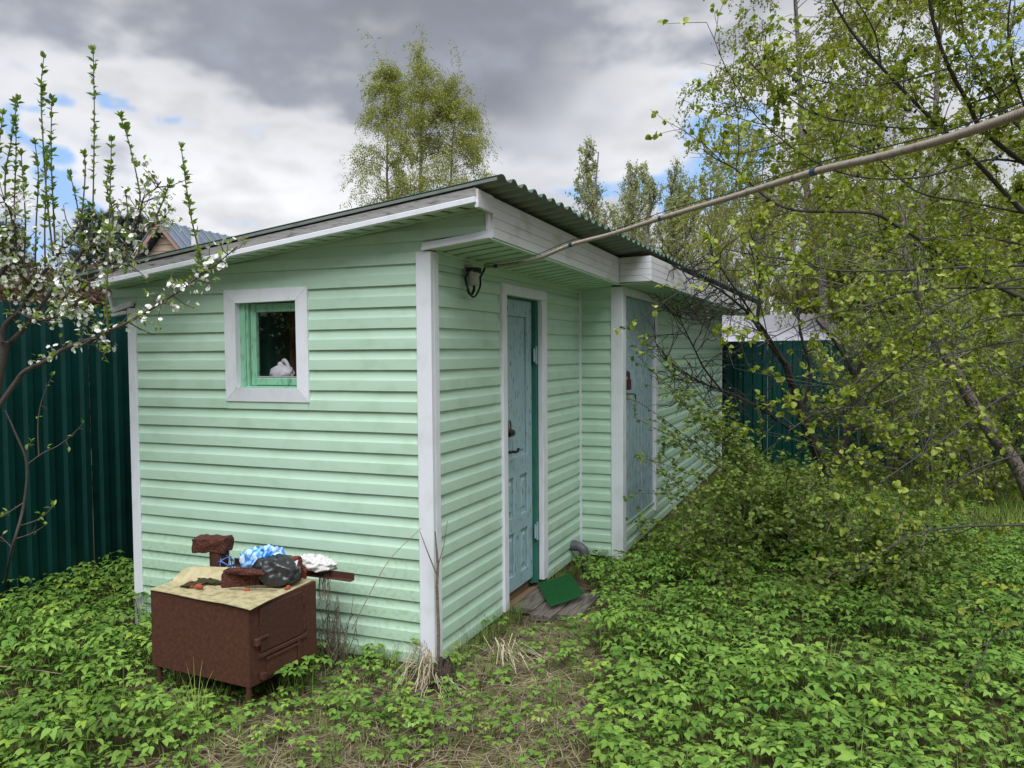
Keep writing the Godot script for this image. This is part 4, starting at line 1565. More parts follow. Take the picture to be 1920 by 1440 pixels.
func put_leaf(tr: Dictionary, P: Dictionary, p: Vector3, d: Vector3) -> void:
	var y := (d + wild() * float(P.get("mess", 0.7)) + Vector3(0, P.get("hang", 0.0), 0)).normalized()
	var b := facing(y, Vector3.UP + wild() * float(P.get("tilt", 0.6)))
	var k: float = P.leaf * rnd(0.65, 1.15)
	tr.leaf.append(Transform3D(b * k, p))
	tr.tint.append(shade_of(P.tint_a, P.tint_b))


# a twig that wanders, bends with the pull, forks and bears leaves
func twig(tr: Dictionary, P: Dictionary, p: Vector3, d: Vector3, long: float, r: float, level: int) -> void:
	var n := 5 if level > 0 else 4
	var pts := [p]
	var rad := [r]
	var dir := d.normalized()
	var pull: Vector3 = P.pull
	for k in n:
		dir = (dir + wild() * float(P.wander) + pull * (k + 1.0) / n).normalized()
		p += dir * long / n
		pts.append(p)
		rad.append(lerpf(r, r * 0.45, (k + 1.0) / n))
		if level > 0:
			for q in int(P.forks):
				if rng.randf() < 0.85:
					var off := (dir + wild() * float(P.spread)).normalized()
					twig(tr, P, p, off, long * rnd(0.35, 0.62), r * 0.55, level - 1)
		if level <= int(P.get("leaf_level", 0)):
			var m := int(P.per)
			for q in m:
				if rng.randf() < float(P.get("chance", 1.0)):
					var where := p - dir * long / n * (q / float(m))
					for z in int(P.get("bunch", 1)):
						put_leaf(tr, P, where + wild() * 0.008, (dir * 0.6 + wild()).normalized())
	var s: Shape = tr.twig
	if r > float(P.get("least", 0.0)):
		s.tube(pts, rad, 5 if level > 0 else 4, false)


func limb(tr: Dictionary, pts: Array, r0: float, r1: float, sides := 8, smooth := 5) -> Array:
	var line := bent(pts, smooth)
	var rad := []
	for k in line.size():
		rad.append(lerpf(r0, r1, k / float(line.size() - 1)) * (1.0 + rnd() * 0.05))
	(tr.wood as Shape).tube(line, rad, sides)
	return line


func along(tr: Dictionary, P: Dictionary, line: Array, count: int, from: float, long: float, r: float, level: int, bias := Vector3.ZERO) -> void:
	for k in count:
		var t := lerpf(from, 1.0, (k + rng.randf()) / count)
		var j := clampi(int(t * (line.size() - 1)), 0, line.size() - 2)
		var dir: Vector3 = ((line[j + 1] as Vector3) - (line[j] as Vector3)).normalized()
		var off := (dir * 0.5 + wild() + bias).normalized()
		twig(tr, P, line[j], off, long * rnd(0.5, 1.1), r, level)


func px(list: Array, depth0: float, depth1: float) -> Array:
	var out := []
	for k in list.size():
		out.append(at(list[k][0], list[k][1], lerpf(depth0, depth1, k / maxf(1.0, list.size() - 1.0))))
	return out


func finish(tr: Dictionary, root: Node3D, wood: Material, twigs: Material, leaf_mesh, leaf_mat: Material, leaf_name := "crown") -> void:
	if (tr.wood as Shape).v.size():
		part("trunk", tr.wood, wood, root)
	if (tr.twig as Shape).v.size():
		part("branches", tr.twig, twigs, root).set_meta("kind", "stuff")
	if tr.leaf.size():
		scatter(leaf_name, leaf_mesh, leaf_mat, tr.leaf, tr.tint, root)


# ------------------------------------------------ plum tree in blossom by the low corner of the shed
func make_plum() -> void:
	var root := thing("plum_tree", "plum tree in white blossom with long upright shoots by the green fence", "tree")
	var tr := new_plant()
	var P := {"pull": Vector3(0, 0.10, 0), "wander": 0.28, "forks": 1, "spread": 0.9, "per": 1, "leaf": 0.034, "tint_a": lin(0.22, 0.34, 0.05), "tint_b": lin(0.32, 0.42, 0.09), "chance": 0.55, "mess": 0.8, "tilt": 0.5, "hang": 0.35}
	var trunk := limb(tr, [Vector3(-2.86, -0.15, 0.45), at(-30, 900, 4.70), at(-14, 760, 4.68), at(0, 690, 4.66), at(8, 640, 4.64)], 0.040, 0.026, 10)
	var limbs := []
	limbs.append([limb(tr, px([[4, 655], [8, 612], [35, 585], [61, 543], [80, 514], [111, 474], [132, 448], [150, 420]], 4.65, 4.55), 0.016, 0.006), 1.0])
	limbs.append([limb(tr, px([[8, 650], [42, 620], [68, 587], [94, 550], [120, 521], [153, 474], [180, 452], [205, 438], [250, 436], [283, 425], [312, 405]], 4.70, 4.35), 0.015, 0.004), 1.0])
	limbs.append([limb(tr, px([[-8, 770], [31, 715], [47, 696], [85, 677], [113, 658], [151, 642], [184, 632], [203, 622], [231, 609], [257, 595], [283, 580], [310, 562], [345, 540], [380, 512], [412, 490], [445, 462]], 4.60, 4.20), 0.015, 0.003), 0.55])
	limbs.append([limb(tr, px([[3, 640], [-20, 560], [10, 500], [30, 455], [20, 400], [5, 370]], 4.6, 4.3), 0.013, 0.005), 1.0])
	limbs.append([limb(tr, px([[61, 543], [40, 515], [20, 490], [5, 470]], 4.6, 4.4), 0.010, 0.004), 1.2])
	limbs.append([limb(tr, px([[94, 550], [130, 535], [165, 525], [205, 512], [240, 495], [262, 478]], 4.66, 4.45), 0.009, 0.004), 1.0])
	limbs.append([limb(tr, px([[35, 585], [70, 600], [105, 595], [135, 575], [150, 560]], 4.6, 4.4), 0.008, 0.003), 1.1])
	limbs.append([limb(tr, px([[250, 436], [262, 400], [270, 370], [290, 355], [302, 340]], 4.4, 4.3), 0.006, 0.003), 0.8])
	# upright shoots: leaves in tufts all the way up
	var shoots := [
		[[203, 622], [200, 560], [203, 480], [206, 382], [209, 265]], [[170, 470], [174, 402], [176, 300], [177, 210], [175, 95]], [[100, 480], [88, 370], [80, 250], [77, 170], [82, 108]],
		[[104, 470], [100, 390], [96, 290], [97, 188]], [[66, 500], [68, 420], [72, 330], [66, 270]], [[30, 470], [27, 390], [30, 300], [30, 228]], [[12, 420], [10, 330], [20, 270], [33, 188]],
		[[379, 495], [366, 440], [357, 400], [348, 340], [340, 278]], [[245, 435], [262, 380], [258, 338], [241, 265], [226, 220]], [[150, 420], [156, 380], [160, 320], [158, 290]], [[45, 500], [48, 420], [44, 350], [40, 290]],
		[[283, 425], [300, 390], [312, 360], [318, 345]], [[205, 440], [212, 400], [200, 350], [205, 320]], [[85, 500], [84, 430], [86, 360], [88, 300]], [[-10, 520], [-12, 400], [-4, 300], [5, 215]], [[152, 470], [150, 420], [142, 370], [132, 330]], [[240, 495], [236, 440], [240, 400], [235, 360]]]
	var k0 := 0
	for sh in shoots:
		var d := 4.58 - 0.30 * clampf(sh[0][0] / 400.0, 0.0, 1.0) + rnd() * 0.08
		var line := bent(px(sh, d, d - 0.05), 6)
		var rad := []
		for k in line.size():
			rad.append(lerpf(0.0055, 0.0022, k / float(line.size() - 1)))
		(tr.twig as Shape).tube(line, rad, 5, false)
		var knots := even(line, 0.021)
		for kp in knots.size():
			if rng.randf() > 0.42 + 0.4 * kp / knots.size():
				continue
			var p: Vector3 = knots[kp]
			for q in rng.randi_range(2, 5):
				var y := (Vector3.UP * rnd(0.3, 0.9) + Vector3(rnd(), 0, rnd()) * 0.8).normalized()
				tr.leaf.append(Transform3D(facing(y, wild() + Vector3.UP) * (0.042 * rnd(0.5, 1.15)), p))
				tr.tint.append(shade_of(lin(0.14, 0.25, 0.045), lin(0.24, 0.33, 0.07)))
		var tip: Vector3 = line[line.size() - 1]
		for q in 6:
			tr.leaf.append(Transform3D(facing(Vector3.UP + wild() * 0.7, wild()) * 0.040, tip))
			tr.tint.append(shade_of(lin(0.16, 0.27, 0.05), lin(0.26, 0.35, 0.08)))
		k0 += 1
	for l in limbs:
		var line: Array = l[0]
		var long := 0.0
		for k in line.size() - 1:
			long += (line[k] as Vector3).distance_to(line[k + 1])
		along(tr, P, line, int(long * 7), 0.25, 0.16, 0.004, 0)
		# blossom clusters sit on short spurs
		for k in int(long * 50 * float(l[1])):
			var t := rng.randf_range(0.22, 1.0)
			var j := clampi(int(t * (line.size() - 1)), 0, line.size() - 2)
			var side := (wild() + Vector3(0, 0.2, 0)).normalized()
			var c: Vector3 = (line[j] as Vector3).lerp(line[j + 1], rng.randf()) + side * rnd(0.02, 0.14)
			(tr.twig as Shape).tube([line[j], (line[j] as Vector3).lerp(c, 0.6) + wild() * 0.008, c], [0.003, 0.0024, 0.0018], 4, false)
			for q in rng.randi_range(2, 5):
				var p := c + wild() * 0.032
				var y := (p - c + Vector3(0, 0.012, 0)).normalized()
				tr.bloom.append(Transform3D(facing(Vector3(y.z, 0.1, -y.x) + wild() * 0.2, y + wild() * 0.4) * rnd(0.85, 1.2), p))
				var w := rnd(0.74, 0.86)
				tr.bloom_tint.append(Color(w, w, w * 0.96))
			for q in rng.randi_range(2, 6):
				put_leaf(tr, P, c + wild() * 0.02, (side + Vector3(0, 0.6, 0)).normalized())
	# flower: five cupped petals
	var f := Shape.new()
	for k in 5:
		var a := TAU * k / 5.0
		var y := Vector3(cos(a), sin(a), 0.35)
		leaf_shape(f, Transform3D(facing(y, Vector3(0, 0, 1)), y * 0.0015), 0.0112, 0.0104, [0.3, 0.9, 1.0, 0.75], 0.15, 0.2)
	finish(tr, root, M.plum_bark, M.plum_twig, single_leaf(1.0, 0.48, OVAL, 0.4, 0.5), M.leaf, "leaves")
	scatter("blossoms", f, M.petal, tr.bloom, tr.bloom_tint, root)

	# a thin bare sucker beside it
	var r2 := thing("plum_sucker", "thin nearly bare plum sucker with a few buds before the green fence", "sapling")
	var t2 := new_plant()
	var stem := limb(t2, [on_y(-6, 1120, -0.06) + Vector3(0.02, 0, -0.03)] + px([[20, 1040], [44, 950], [50, 870], [30, 815], [10, 770]], 4.75, 4.6), 0.010, 0.005, 7)
	for b in [[[50, 872], [80, 850], [110, 835], [135, 815], [155, 795]], [[73, 855], [71, 800], [76, 760], [88, 725], [98, 705]], [[40, 985], [70, 975], [90, 960], [100, 948]], [[30, 1010], [60, 1000], [85, 985]], [[25, 1030], [5, 1010], [-15, 1000]], [[48, 940], [25, 955], [2, 970]], [[50, 872], [52, 840], [58, 830]]]:
		var line := bent(px(b, 4.72, 4.66), 4)
		var rad := []
		for k in line.size():
			rad.append(lerpf(0.0042, 0.0015, k / float(line.size() - 1)))
		(t2.twig as Shape).tube(line, rad, 5, false)
		along(t2, P.merged({"chance": 0.25}, true), line, 4, 0.3, 0.05, 0.0018, 0)
		for q in 4:
			put_leaf(t2, P, line[line.size() - 1], Vector3.UP)
	finish(t2, r2, M.plum_bark, M.plum_twig, single_leaf(1.0, 0.48, OVAL, 0.4, 0.5), M.leaf, "leaves")


# ------------------------------------------------ alder whose boughs hang into the view
func make_alder() -> void:
	var root := thing("alder_tree", "alder reaching in with round yellow green leaves and small dark cones", "tree")
	var tr := new_plant()
	var P := {"pull": Vector3(0, 0.06, 0), "wander": 0.20, "forks": 1, "spread": 0.75, "per": 1, "leaf": 0.033, "bunch": 3, "tint_a": lin(0.19, 0.265, 0.030), "tint_b": lin(0.35, 0.40, 0.055), "chance": 0.34, "mess": 0.9, "tilt": 0.9, "hang": 0.12, "leaf_level": 1}
	limb(tr, [Vector3(4.95, -0.15, -1.35), Vector3(4.88, 0.7, -1.3), Vector3(4.80, 1.6, -1.3), Vector3(4.70, 2.7, -1.35), Vector3(4.55, 4.0, -1.45), Vector3(4.5, 5.2, -1.5)], 0.115, 0.05, 12)
	var boughs := [
		[[[2150, 690], [2020, 610], [1893, 548], [1841, 524], [1783, 490], [1722, 447], [1676, 420], [1646, 403], [1600, 397], [1529, 397], [1477, 391], [1432, 367], [1380, 318], [1346, 300], [1318, 280]], 5.2, 4.1, 0.024, 0.0035],
		[[[2180, 480], [2050, 380], [1920, 305], [1841, 241], [1817, 195], [1780, 128], [1750, 40], [1735, -60]], 5.1, 4.6, 0.028, 0.010],
		[[[2160, 620], [2000, 480], [1920, 400], [1826, 299], [1765, 241], [1734, 211], [1652, 125], [1594, 55], [1545, -30]], 5.2, 4.7, 0.026, 0.008],
		[[[2140, 520], [2000, 500], [1900, 498], [1760, 503], [1640, 508], [1560, 506], [1480, 488], [1400, 475], [1338, 462]], 4.9, 3.9, 0.013, 0.003],
		[[[2140, 560], [1990, 525], [1920, 521], [1829, 545], [1737, 591], [1676, 652], [1600, 720], [1540, 765], [1478, 808]], 4.8, 4.0, 0.012, 0.003],
		[[[2100, 540], [1900, 540], [1734, 542], [1660, 562], [1606, 579], [1540, 592], [1470, 622], [1420, 650]], 4.7, 3.9, 0.011, 0.003],
		[[[2150, 700], [1990, 640], [1900, 640], [1800, 660], [1720, 690], [1640, 705]], 4.6, 4.0, 0.010, 0.003],
		[[[2150, 760], [2000, 720], [1900, 735], [1830, 780], [1760, 830], [1700, 870], [1650, 905]], 4.5, 3.9, 0.010, 0.003],
		[[[2150, 960], [2020, 975], [1920, 984], [1830, 986], [1745, 994], [1690, 1015], [1640, 1045], [1595, 1088]], 4.4, 3.9, 0.011, 0.003],
		[[[2150, 820], [2020, 830], [1920, 850], [1830, 880], [1770, 920]], 4.4, 4.0, 0.010, 0.003],
		[[[2050, 380], [1950, 260], [1905, 150], [1890, 60], [1900, -40]], 4.9, 4.4, 0.012, 0.005],
		[[[1920, 305], [1850, 300], [1740, 330], [1640, 335], [1560, 318], [1490, 280], [1420, 220], [1385, 170]], 5.0, 4.3, 0.011, 0.003],
		[[[1780, 128], [1700, 150], [1620, 160], [1530, 150], [1450, 115]], 4.75, 4.3, 0.009, 0.003],
		[[[1765, 241], [1690, 240], [1600, 230], [1520, 210], [1440, 150], [1400, 110]], 4.85, 4.3, 0.009, 0.003],
		[[[1652, 125], [1640, 60], [1600, -10], [1590, -40]], 4.8, 4.5, 0.008, 0.004],
		[[[1817, 195], [1880, 170], [1940, 120], [2000, 60]], 4.8, 4.4, 0.009, 0.004],
		[[[2140, 620], [1960, 590], [1850, 600], [1760, 640], [1690, 690], [1620, 745], [1570, 800]], 4.9, 4.4, 0.010, 0.003],
		[[[2160, 660], [1980, 670], [1880, 700], [1800, 745], [1740, 770], [1660, 790]], 4.8, 4.3, 0.010, 0.003],
		[[[2000, 480], [1900, 455], [1800, 440], [1720, 455], [1640, 470], [1570, 450]], 5.1, 4.6, 0.011, 0.003],
		[[[2160, 400], [1990, 330], [1920, 250], [1880, 200], [1800, 60], [1790, -40]], 5.0, 4.6, 0.012, 0.004],
		[[[1920, 400], [1820, 380], [1720, 360], [1650, 300], [1590, 270], [1530, 260]], 5.1, 4.7, 0.010, 0.003],
		[[[2050, 1140], [2000, 1150], [1960, 1160], [1890, 1185], [1830, 1215]], 3.9, 3.6, 0.006, 0.002],
	]
	for b in boughs:
		var line := limb(tr, px(b[0], b[1], b[2]), b[3] * 0.72, b[4] * 0.8, 7, 4)
		var long := 0.0
		for k in line.size() - 1:
			long += (line[k] as Vector3).distance_to(line[k + 1])
		var many := 1.0 if float(b[0][3][1]) < 470.0 else 0.62
		along(tr, P, line, int(long * 9.0 * many), 0.16, 0.28, 0.0026, 1, Vector3(0, 0.2, 0))
		along(tr, P, line, int(long * 3.0 * many), 0.4, 0.55, 0.0032, 1, Vector3(0, 0.3, 0))
	# spread what shows largest as single leaves, the rest in one crown
	var order := []
	for k in tr.leaf.size():
		var d: Vector3 = aim.inverse() * ((tr.leaf[k] as Transform3D).origin - EYE)
		var u := 960.0 + LENS * d.x / -d.z
		var w := 720.0 - LENS * d.y / -d.z
		if d.z < -0.5 and u > 0.0 and u < 1920.0 and w > 0.0 and w < 1440.0:
			order.append([-d.z / (tr.leaf[k] as Transform3D).basis.y.length(), k])
	order.sort_custom(func(a, b): return a[0] < b[0])
	var picked := {}
	var leaf_mesh := single_leaf(1.0, 0.86, ROUND, 0.55, 0.7).mesh()
	var tones := []
	for k in 5:
		var c := lin(0.19, 0.265, 0.030).lerp(lin(0.33, 0.385, 0.055), k / 4.0)
		var m := leafy("alder_leaf_%d" % k, c.linear_to_srgb(), 0.92)
		m.vertex_color_use_as_albedo = false
		tones.append(m)
	for k in mini(280, order.size()):
		picked[order[k][1]] = true
		var o := part("leaf", leaf_mesh, tones[rng.randi_range(0, 4)], root)
		o.transform = tr.leaf[order[k][1]]
	var rest := []
	var tints := []
	for k in tr.leaf.size():
		if not picked.has(k):
			rest.append(tr.leaf[k])
			tints.append(tr.tint[k])
	tr.leaf = rest
	tr.tint = tints
	finish(tr, root, M.alder_bark, M.alder_bark, leaf_mesh, M.leaf, "crown")
	# clusters of last year's cones
	for c in [[1672, 30], [1715, 90], [1490, 150], [1493, 153], [1573, 205], [1580, 212], [1636, 265], [1645, 275], [1662, 240], [1640, 285], [1508, 250], [1490, 280], [1700, 205], [1712, 210], [1895, 145], [1900, 150], [1875, 290], [1553, 372], [1605, 330], [1445, 382], [1660, 430], [1656, 590], [1610, 570]]:
		for q in 2:
			var s := Shape.new()
			s.tube([Vector3(0, 0.011, 0), Vector3(0, 0.007, 0), Vector3(0, -0.003, 0), Vector3(0, -0.011, 0)], [0.002, 0.007, 0.0075, 0.003], 7)
			var o := part("cone", s, M.cone, root)
			o.position = at(c[0] + rnd() * 6, c[1] + rnd() * 6, 4.5 - 0.15 * rng.randf())
			o.rotation = wild()


# ------------------------------------------------ old apple tree at the far end of the shed
func make_apple() -> void:
	var root := thing("apple_tree", "old dark forked apple tree with bare twigs near the shed's far end", "tree")
	var tr := new_plant()
	var P := {"pull": Vector3(0, 0.05, 0), "wander": 0.34, "forks": 1, "spread": 1.0, "per": 1, "leaf": 0.026, "tint_a": lin(0.14, 0.20, 0.05), "tint_b": lin(0.22, 0.28, 0.07), "chance": 0.16, "least": 0.0}
	limb(tr, [Vector3(1.96, -0.3, -6.85)] + px([[1556, 920], [1552, 890], [1545, 870]], 9.95, 9.9), 0.12, 0.095, 12)
	var limbs := [
		[px([[1546, 880], [1525, 830], [1500, 770], [1485, 720], [1470, 680], [1440, 640], [1405, 590]], 9.9, 9.0), 0.078, 0.014],
		[px([[1550, 885], [1580, 840], [1597, 790], [1602, 720], [1590, 680], [1565, 640], [1530, 600]], 9.9, 9.6), 0.055, 0.014],
		[px([[1602, 730], [1625, 660], [1655, 590], [1660, 520], [1650, 450]], 9.8, 9.6), 0.035, 0.010],
		[px([[1470, 680], [1430, 615], [1393, 578], [1345, 540], [1290, 512], [1250, 495]], 9.0, 6.9), 0.018, 0.005],
		[px([[1538, 835], [1487, 808], [1445, 779], [1397, 750], [1352, 731], [1317, 718], [1276, 693], [1244, 670]], 9.8, 6.8), 0.020, 0.005],
		[px([[1352, 731], [1320, 690], [1300, 650], [1276, 600], [1270, 575]], 7.6, 6.9), 0.010, 0.003],
		[px([[1420, 600], [1425, 530], [1420, 480], [1405, 430]], 9.2, 9.0), 0.022, 0.007],
		[px([[1500, 780], [1520, 700], [1500, 620], [1495, 540], [1490, 480]], 9.7, 9.4), 0.024, 0.007],
		[px([[1393, 578], [1350, 590], [1300, 600], [1260, 590]], 8.4, 7.2), 0.010, 0.003],
		[px([[1430, 615], [1380, 545], [1350, 500], [1330, 470]], 8.9, 7.9), 0.012, 0.004],
	]
	for l in limbs:
		var line := limb(tr, l[0], l[1], l[2], 8, 4)
		var long := 0.0
		for k in line.size() - 1:
			long += (line[k] as Vector3).distance_to(line[k + 1])
		along(tr, P, line, int(long * 11.0), 0.2, 0.45, 0.006, 1)
	finish(tr, root, M.apple_bark, M.apple_bark, single_leaf(1.0, 0.6, SMALL), M.leaf, "leaves")


# ------------------------------------------------ gooseberry bushes along the far wall
func arch(tr: Dictionary, P: Dictionary, a: Vector3, top: Vector3, tip: Vector3, r: float) -> void:
	var line := []
	for k in 15:
		var t := k / 14.0
		var p := a.lerp(top, t).lerp(top.lerp(tip, t), t)
		line.append(p + wild() * 0.012)
	var rad := []
	for k in 15:
		rad.append(lerpf(r, r * 0.35, k / 14.0))
	(tr.twig as Shape).tube(line, rad, 5, false)
	for k in range(3, 15):
		var dir: Vector3 = ((line[k] as Vector3) - (line[k - 1] as Vector3)).normalized()
		for q in 3:
			put_leaf(tr, P, (line[k] as Vector3).lerp(line[k - 1], rng.randf()) + wild() * 0.018, (dir * 0.3 + wild()).normalized())
		if k % 2 == 0:
			twig(tr, P, line[k], (dir + wild() * 0.9).normalized(), rnd(0.10, 0.26), r * 0.4, 0)
		if k % 5 == 0:
			twig(tr, P, line[k], (dir + wild() * 0.7).normalized(), rnd(0.25, 0.45), r * 0.5, 1)


func make_gooseberries() -> void:
	var leaf := Shape.new()
	leaf_shape(leaf, Transform3D(), 0.9, 1.0, [0.2, 0.95, 0.85, 0.95, 0.45], 0.28, 0.45)
	leaf_shape(leaf, Transform3D(Basis(Vector3(0, 0, 1), 0.75), Vector3(0, 0.1, 0.003)), 0.72, 0.5, [0.3, 0.9, 0.8, 0.2], 0.25, 0.4)
	leaf_shape(leaf, Transform3D(Basis(Vector3(0, 0, 1), -0.75), Vector3(0, 0.1, 0.003)), 0.72, 0.5, [0.3, 0.9, 0.8, 0.2], 0.25, 0.4)
	var mesh := leaf.mesh()
	var P := {"pull": Vector3(0, -0.05, 0), "wander": 0.25, "forks": 1, "spread": 0.9, "per": 3, "leaf": 0.032, "tint_a": lin(0.14, 0.23, 0.036), "tint_b": lin(0.27, 0.37, 0.068), "chance": 0.72, "mess": 0.6, "tilt": 0.45, "hang": 0.0, "leaf_level": 1}
	# each bush: its foot, how many free stems, their reach, and stems led to a place
	var bushes := [
		{"label": "sprawling gooseberry bush whose long shoots reach across the plank door", "foot": on_y(1490, 985, -0.13), "free": 8, "reach": 0.5, "high": 0.35, "rise": 0.10, "led": [[1205, 620, 6.5], [1212, 650, 6.4], [1205, 672, 6.3], [1225, 700, 6.4], [1262, 735, 6.4], [1190, 782, 6.2], [1196, 750, 6.2], [1186, 858, 6.1], [1192, 922, 6.0], [1245, 800, 6.3], [1285, 805, 6.4], [1310, 740, 6.6], [1345, 745, 6.7], [1320, 790, 6.5], [1370, 790, 6.6], [1400, 830, 6.6], [1300, 850, 6.3], [1350, 860, 6.4], [1430, 850, 6.6], [1250, 890, 6.2]]},
		{"label": "rounded gooseberry bush under the dark forked apple tree", "foot": on_y(1470, 1040, -0.12), "free": 26, "reach": 0.8, "high": 0.48, "rise": 0.22, "led": [[1380, 880, 6.2], [1300, 920, 5.9], [1400, 900, 6.1], [1480, 870, 6.3], [1440, 890, 6.0], [1340, 905, 6.0], [1500, 900, 6.2], [1310, 960, 5.7], [1330, 985, 5.5], [1410, 955, 5.6], [1600, 920, 6.3], [1560, 890, 6.4], [1280, 1000, 5.5], [1640, 950, 6.1], [1530, 940, 5.9], [1270, 940, 5.8]]},
		{"label": "low gooseberry bush with straggling pale stems over the ground cover", "foot": on_y(1640, 1100, -0.10), "free": 20, "reach": 0.6, "high": 0.42, "rise": 0.2, "led": [[1600, 1040, 5.4], [1660, 1100, 5.2], [1580, 1090, 5.1], [1700, 1080, 5.2], [1720, 1010, 5.5], [1640, 1010, 5.5], [1550, 1010, 5.5], [1750, 1130, 5.0], [1690, 1140, 4.9], [1500, 1060, 5.3], [1530, 1110, 5.1]]},
		{"label": "small gooseberry bush by the shed wall before the plank door", "foot": on_y(1330, 1075, -0.10), "free": 12, "reach": 0.4, "high": 0.28, "rise": 0.12, "led": [[1290, 1020, 5.4], [1330, 1060, 5.2], [1370, 1040, 5.4], [1400, 1080, 5.1]]},
	]
	for b in bushes:
		var foot: Vector3 = b.foot
		var root := thing("gooseberry_bush", b.label, "bush", foot)
		var tr := new_plant()
		for l in b.led:
			var tip := at(l[0], l[1], l[2]) - foot
			var top := tip * 0.5 + Vector3(0, float(b.rise) * rnd(0.6, 1.5), 0) + wild() * 0.08
			arch(tr, P, Vector3(rnd() * 0.12, -0.05, rnd() * 0.12), top, tip, 0.0065)
		for k in b.free:
			var a := rng.randf() * TAU
			var reach: float = b.reach * rnd(0.45, 1.15)
			var tip := Vector3(cos(a) * reach, float(b.high) * rnd(0.15, 1.0), sin(a) * reach)
			if foot.x + tip.x < 0.5:
				tip.x = 0.5 - foot.x
			var top := tip * 0.5 + Vector3(0, float(b.high) * rnd(0.7, 1.25), 0)
			arch(tr, P, Vector3(rnd() * 0.15, -0.05, rnd() * 0.15), top, tip, 0.005)
		# bare, pale, drooping old stems
		var old := Shape.new()
		for k in 16:
			var a := rng.randf() * TAU
			var p := Vector3(cos(a), 0, sin(a)) * rnd(0.25, 0.7) * float(b.reach) + Vector3(0, rnd(0.25, 0.6), 0)
			var pts := [p]
			for q in 6:
				p += Vector3(rnd() * 0.035, -0.075, rnd() * 0.035)
				pts.append(p)
				if q == 3:
					old.tube([p, p + Vector3(rnd() * 0.08, -0.06, rnd() * 0.08), p + Vector3(rnd() * 0.12, -0.13, rnd() * 0.12)], [0.0028, 0.002, 0.0012], 4, false)
			old.tube(pts, [0.003, 0.0036, 0.0036, 0.0032, 0.0028, 0.002, 0.0014], 5, false)
		part("old_stems", old, M.old_twig, root).set_meta("kind", "stuff")
		finish(tr, root, M.bush_twig, M.bush_twig, mesh, M.leaf, "foliage")


# ------------------------------------------------ birches and the woods beyond
func birch(label: String, foot: Vector3, stems: Array, wide: float, low: float, long: float, count: int, chance: float, sprays: Shape, group := "") -> Node3D:
	var root := thing("birch_tree", label, "tree", foot, group)
	var tr := new_plant()
	var P := {"pull": Vector3(0, -0.42, 0), "wander": 0.16, "forks": 1, "spread": 0.6, "per": 3, "leaf": 1.0, "tint_a": lin(0.23, 0.265, 0.040), "tint_b": lin(0.38, 0.40, 0.085), "chance": chance, "mess": 0.4, "tilt": 0.8, "hang": -0.6, "leaf_level": 1, "least": 0.0}
	for st in stems:
		var line := limb(tr, st[0], st[1], st[1] * 0.12, 8, 5)
		for k in count:
			var t := lerpf(low, 1.0, pow((k + rng.randf()) / count, 1.25))
			var j := clampi(int(t * (line.size() - 1)), 0, line.size() - 2)
			var p: Vector3 = (line[j] as Vector3).lerp(line[j + 1], rng.randf())
			var u := (t - low) / (1.0 - low)
			if rng.randf() < 0.55 * u:
				continue
			var reach := wide * (1.2 - 1.0 * u) * rnd(0.35, 1.1) * float(st[2])
			var a := rng.randf() * TAU
			# a rising bough, then hanging twigs from its outer half
			var out := Vector3(cos(a), 0.15 + 1.5 * u, sin(a)).normalized()
			var pts := [p]
			var rad := [0.016 * (1.15 - u)]
			var dir := out
			for q in 5:
				dir = (dir + wild() * 0.16 + Vector3(0, -0.10, 0)).normalized()
				p += dir * reach / 5.0
				pts.append(p)
				rad.append(0.016 * (1.15 - u) * (1.0 - 0.17 * (q + 1)))
				if q > 0:
					twig(tr, P, p, (dir + wild() * 0.5).normalized(), long * rnd(0.5, 1.15) * (1.15 - 0.75 * u), 0.004, 1)
			(tr.twig as Shape).tube(pts, rad, 5, false)
		twig(tr, P.merged({"pull": Vector3(0, 0.1, 0)}, true), line[line.size() - 1], Vector3.UP, long, 0.006, 1)
	finish(tr, root, M.birch_bark, M.grey_twig, sprays, M.leaf)
	return root


func broadleaf(called: String, label: String, category: String, foot: Vector3, high: float, wide: float, boughs: int, P: Dictionary, sprays: Shape, bark: Material, stem_r: float, group := "", from := 0.25) -> Node3D:
	var root := thing(called, label, category, foot, group)
	var tr := new_plant()
	var n := int(P.get("stems", 1))
	for q in n:
		var lean := Vector3(rnd(), 0, rnd()) * (0.12 if n == 1 else 0.35) * high
		var line := limb(tr, [Vector3(rnd() * 0.1 * n, -0.4, rnd() * 0.1 * n), lean * 0.3 + Vector3(0, high * 0.3, 0), lean * 0.7 + Vector3(0, high * 0.65, 0), lean + Vector3(0, high, 0)], stem_r, stem_r * 0.2, 7, 4)
		for k in boughs:
			var t := lerpf(from, 0.98, (k + rng.randf()) / boughs)
			var j := clampi(int(t * (line.size() - 1)), 0, line.size() - 2)
			var p: Vector3 = line[j]
			var u := (t - from) / (1.0 - from)
			var reach := wide * (0.35 + 0.75 * sin(PI * clampf(0.18 + 0.78 * u, 0, 1))) * rnd(0.6, 1.1)
			var a := rng.randf() * TAU
			twig(tr, P, p, Vector3(cos(a), float(P.get("rise", 0.6)), sin(a)).normalized(), reach, stem_r * 0.30, int(P.get("levels", 2)))
	finish(tr, root, bark, M.grey_twig if bark != M.bush_twig else M.bush_twig, sprays, M.leaf)
	return root


func again(o: Node3D, where: Vector3, turn: float, size: float, label: String) -> Node3D:
	var c := o.duplicate()
	c.name = numbered(String(o.name).rstrip("0123456789").trim_suffix("_"))
	add_child(c)
	c.position = where
	c.rotation.y = turn
	c.scale = Vector3.ONE * size
	c.set_meta("label", label)
	return c


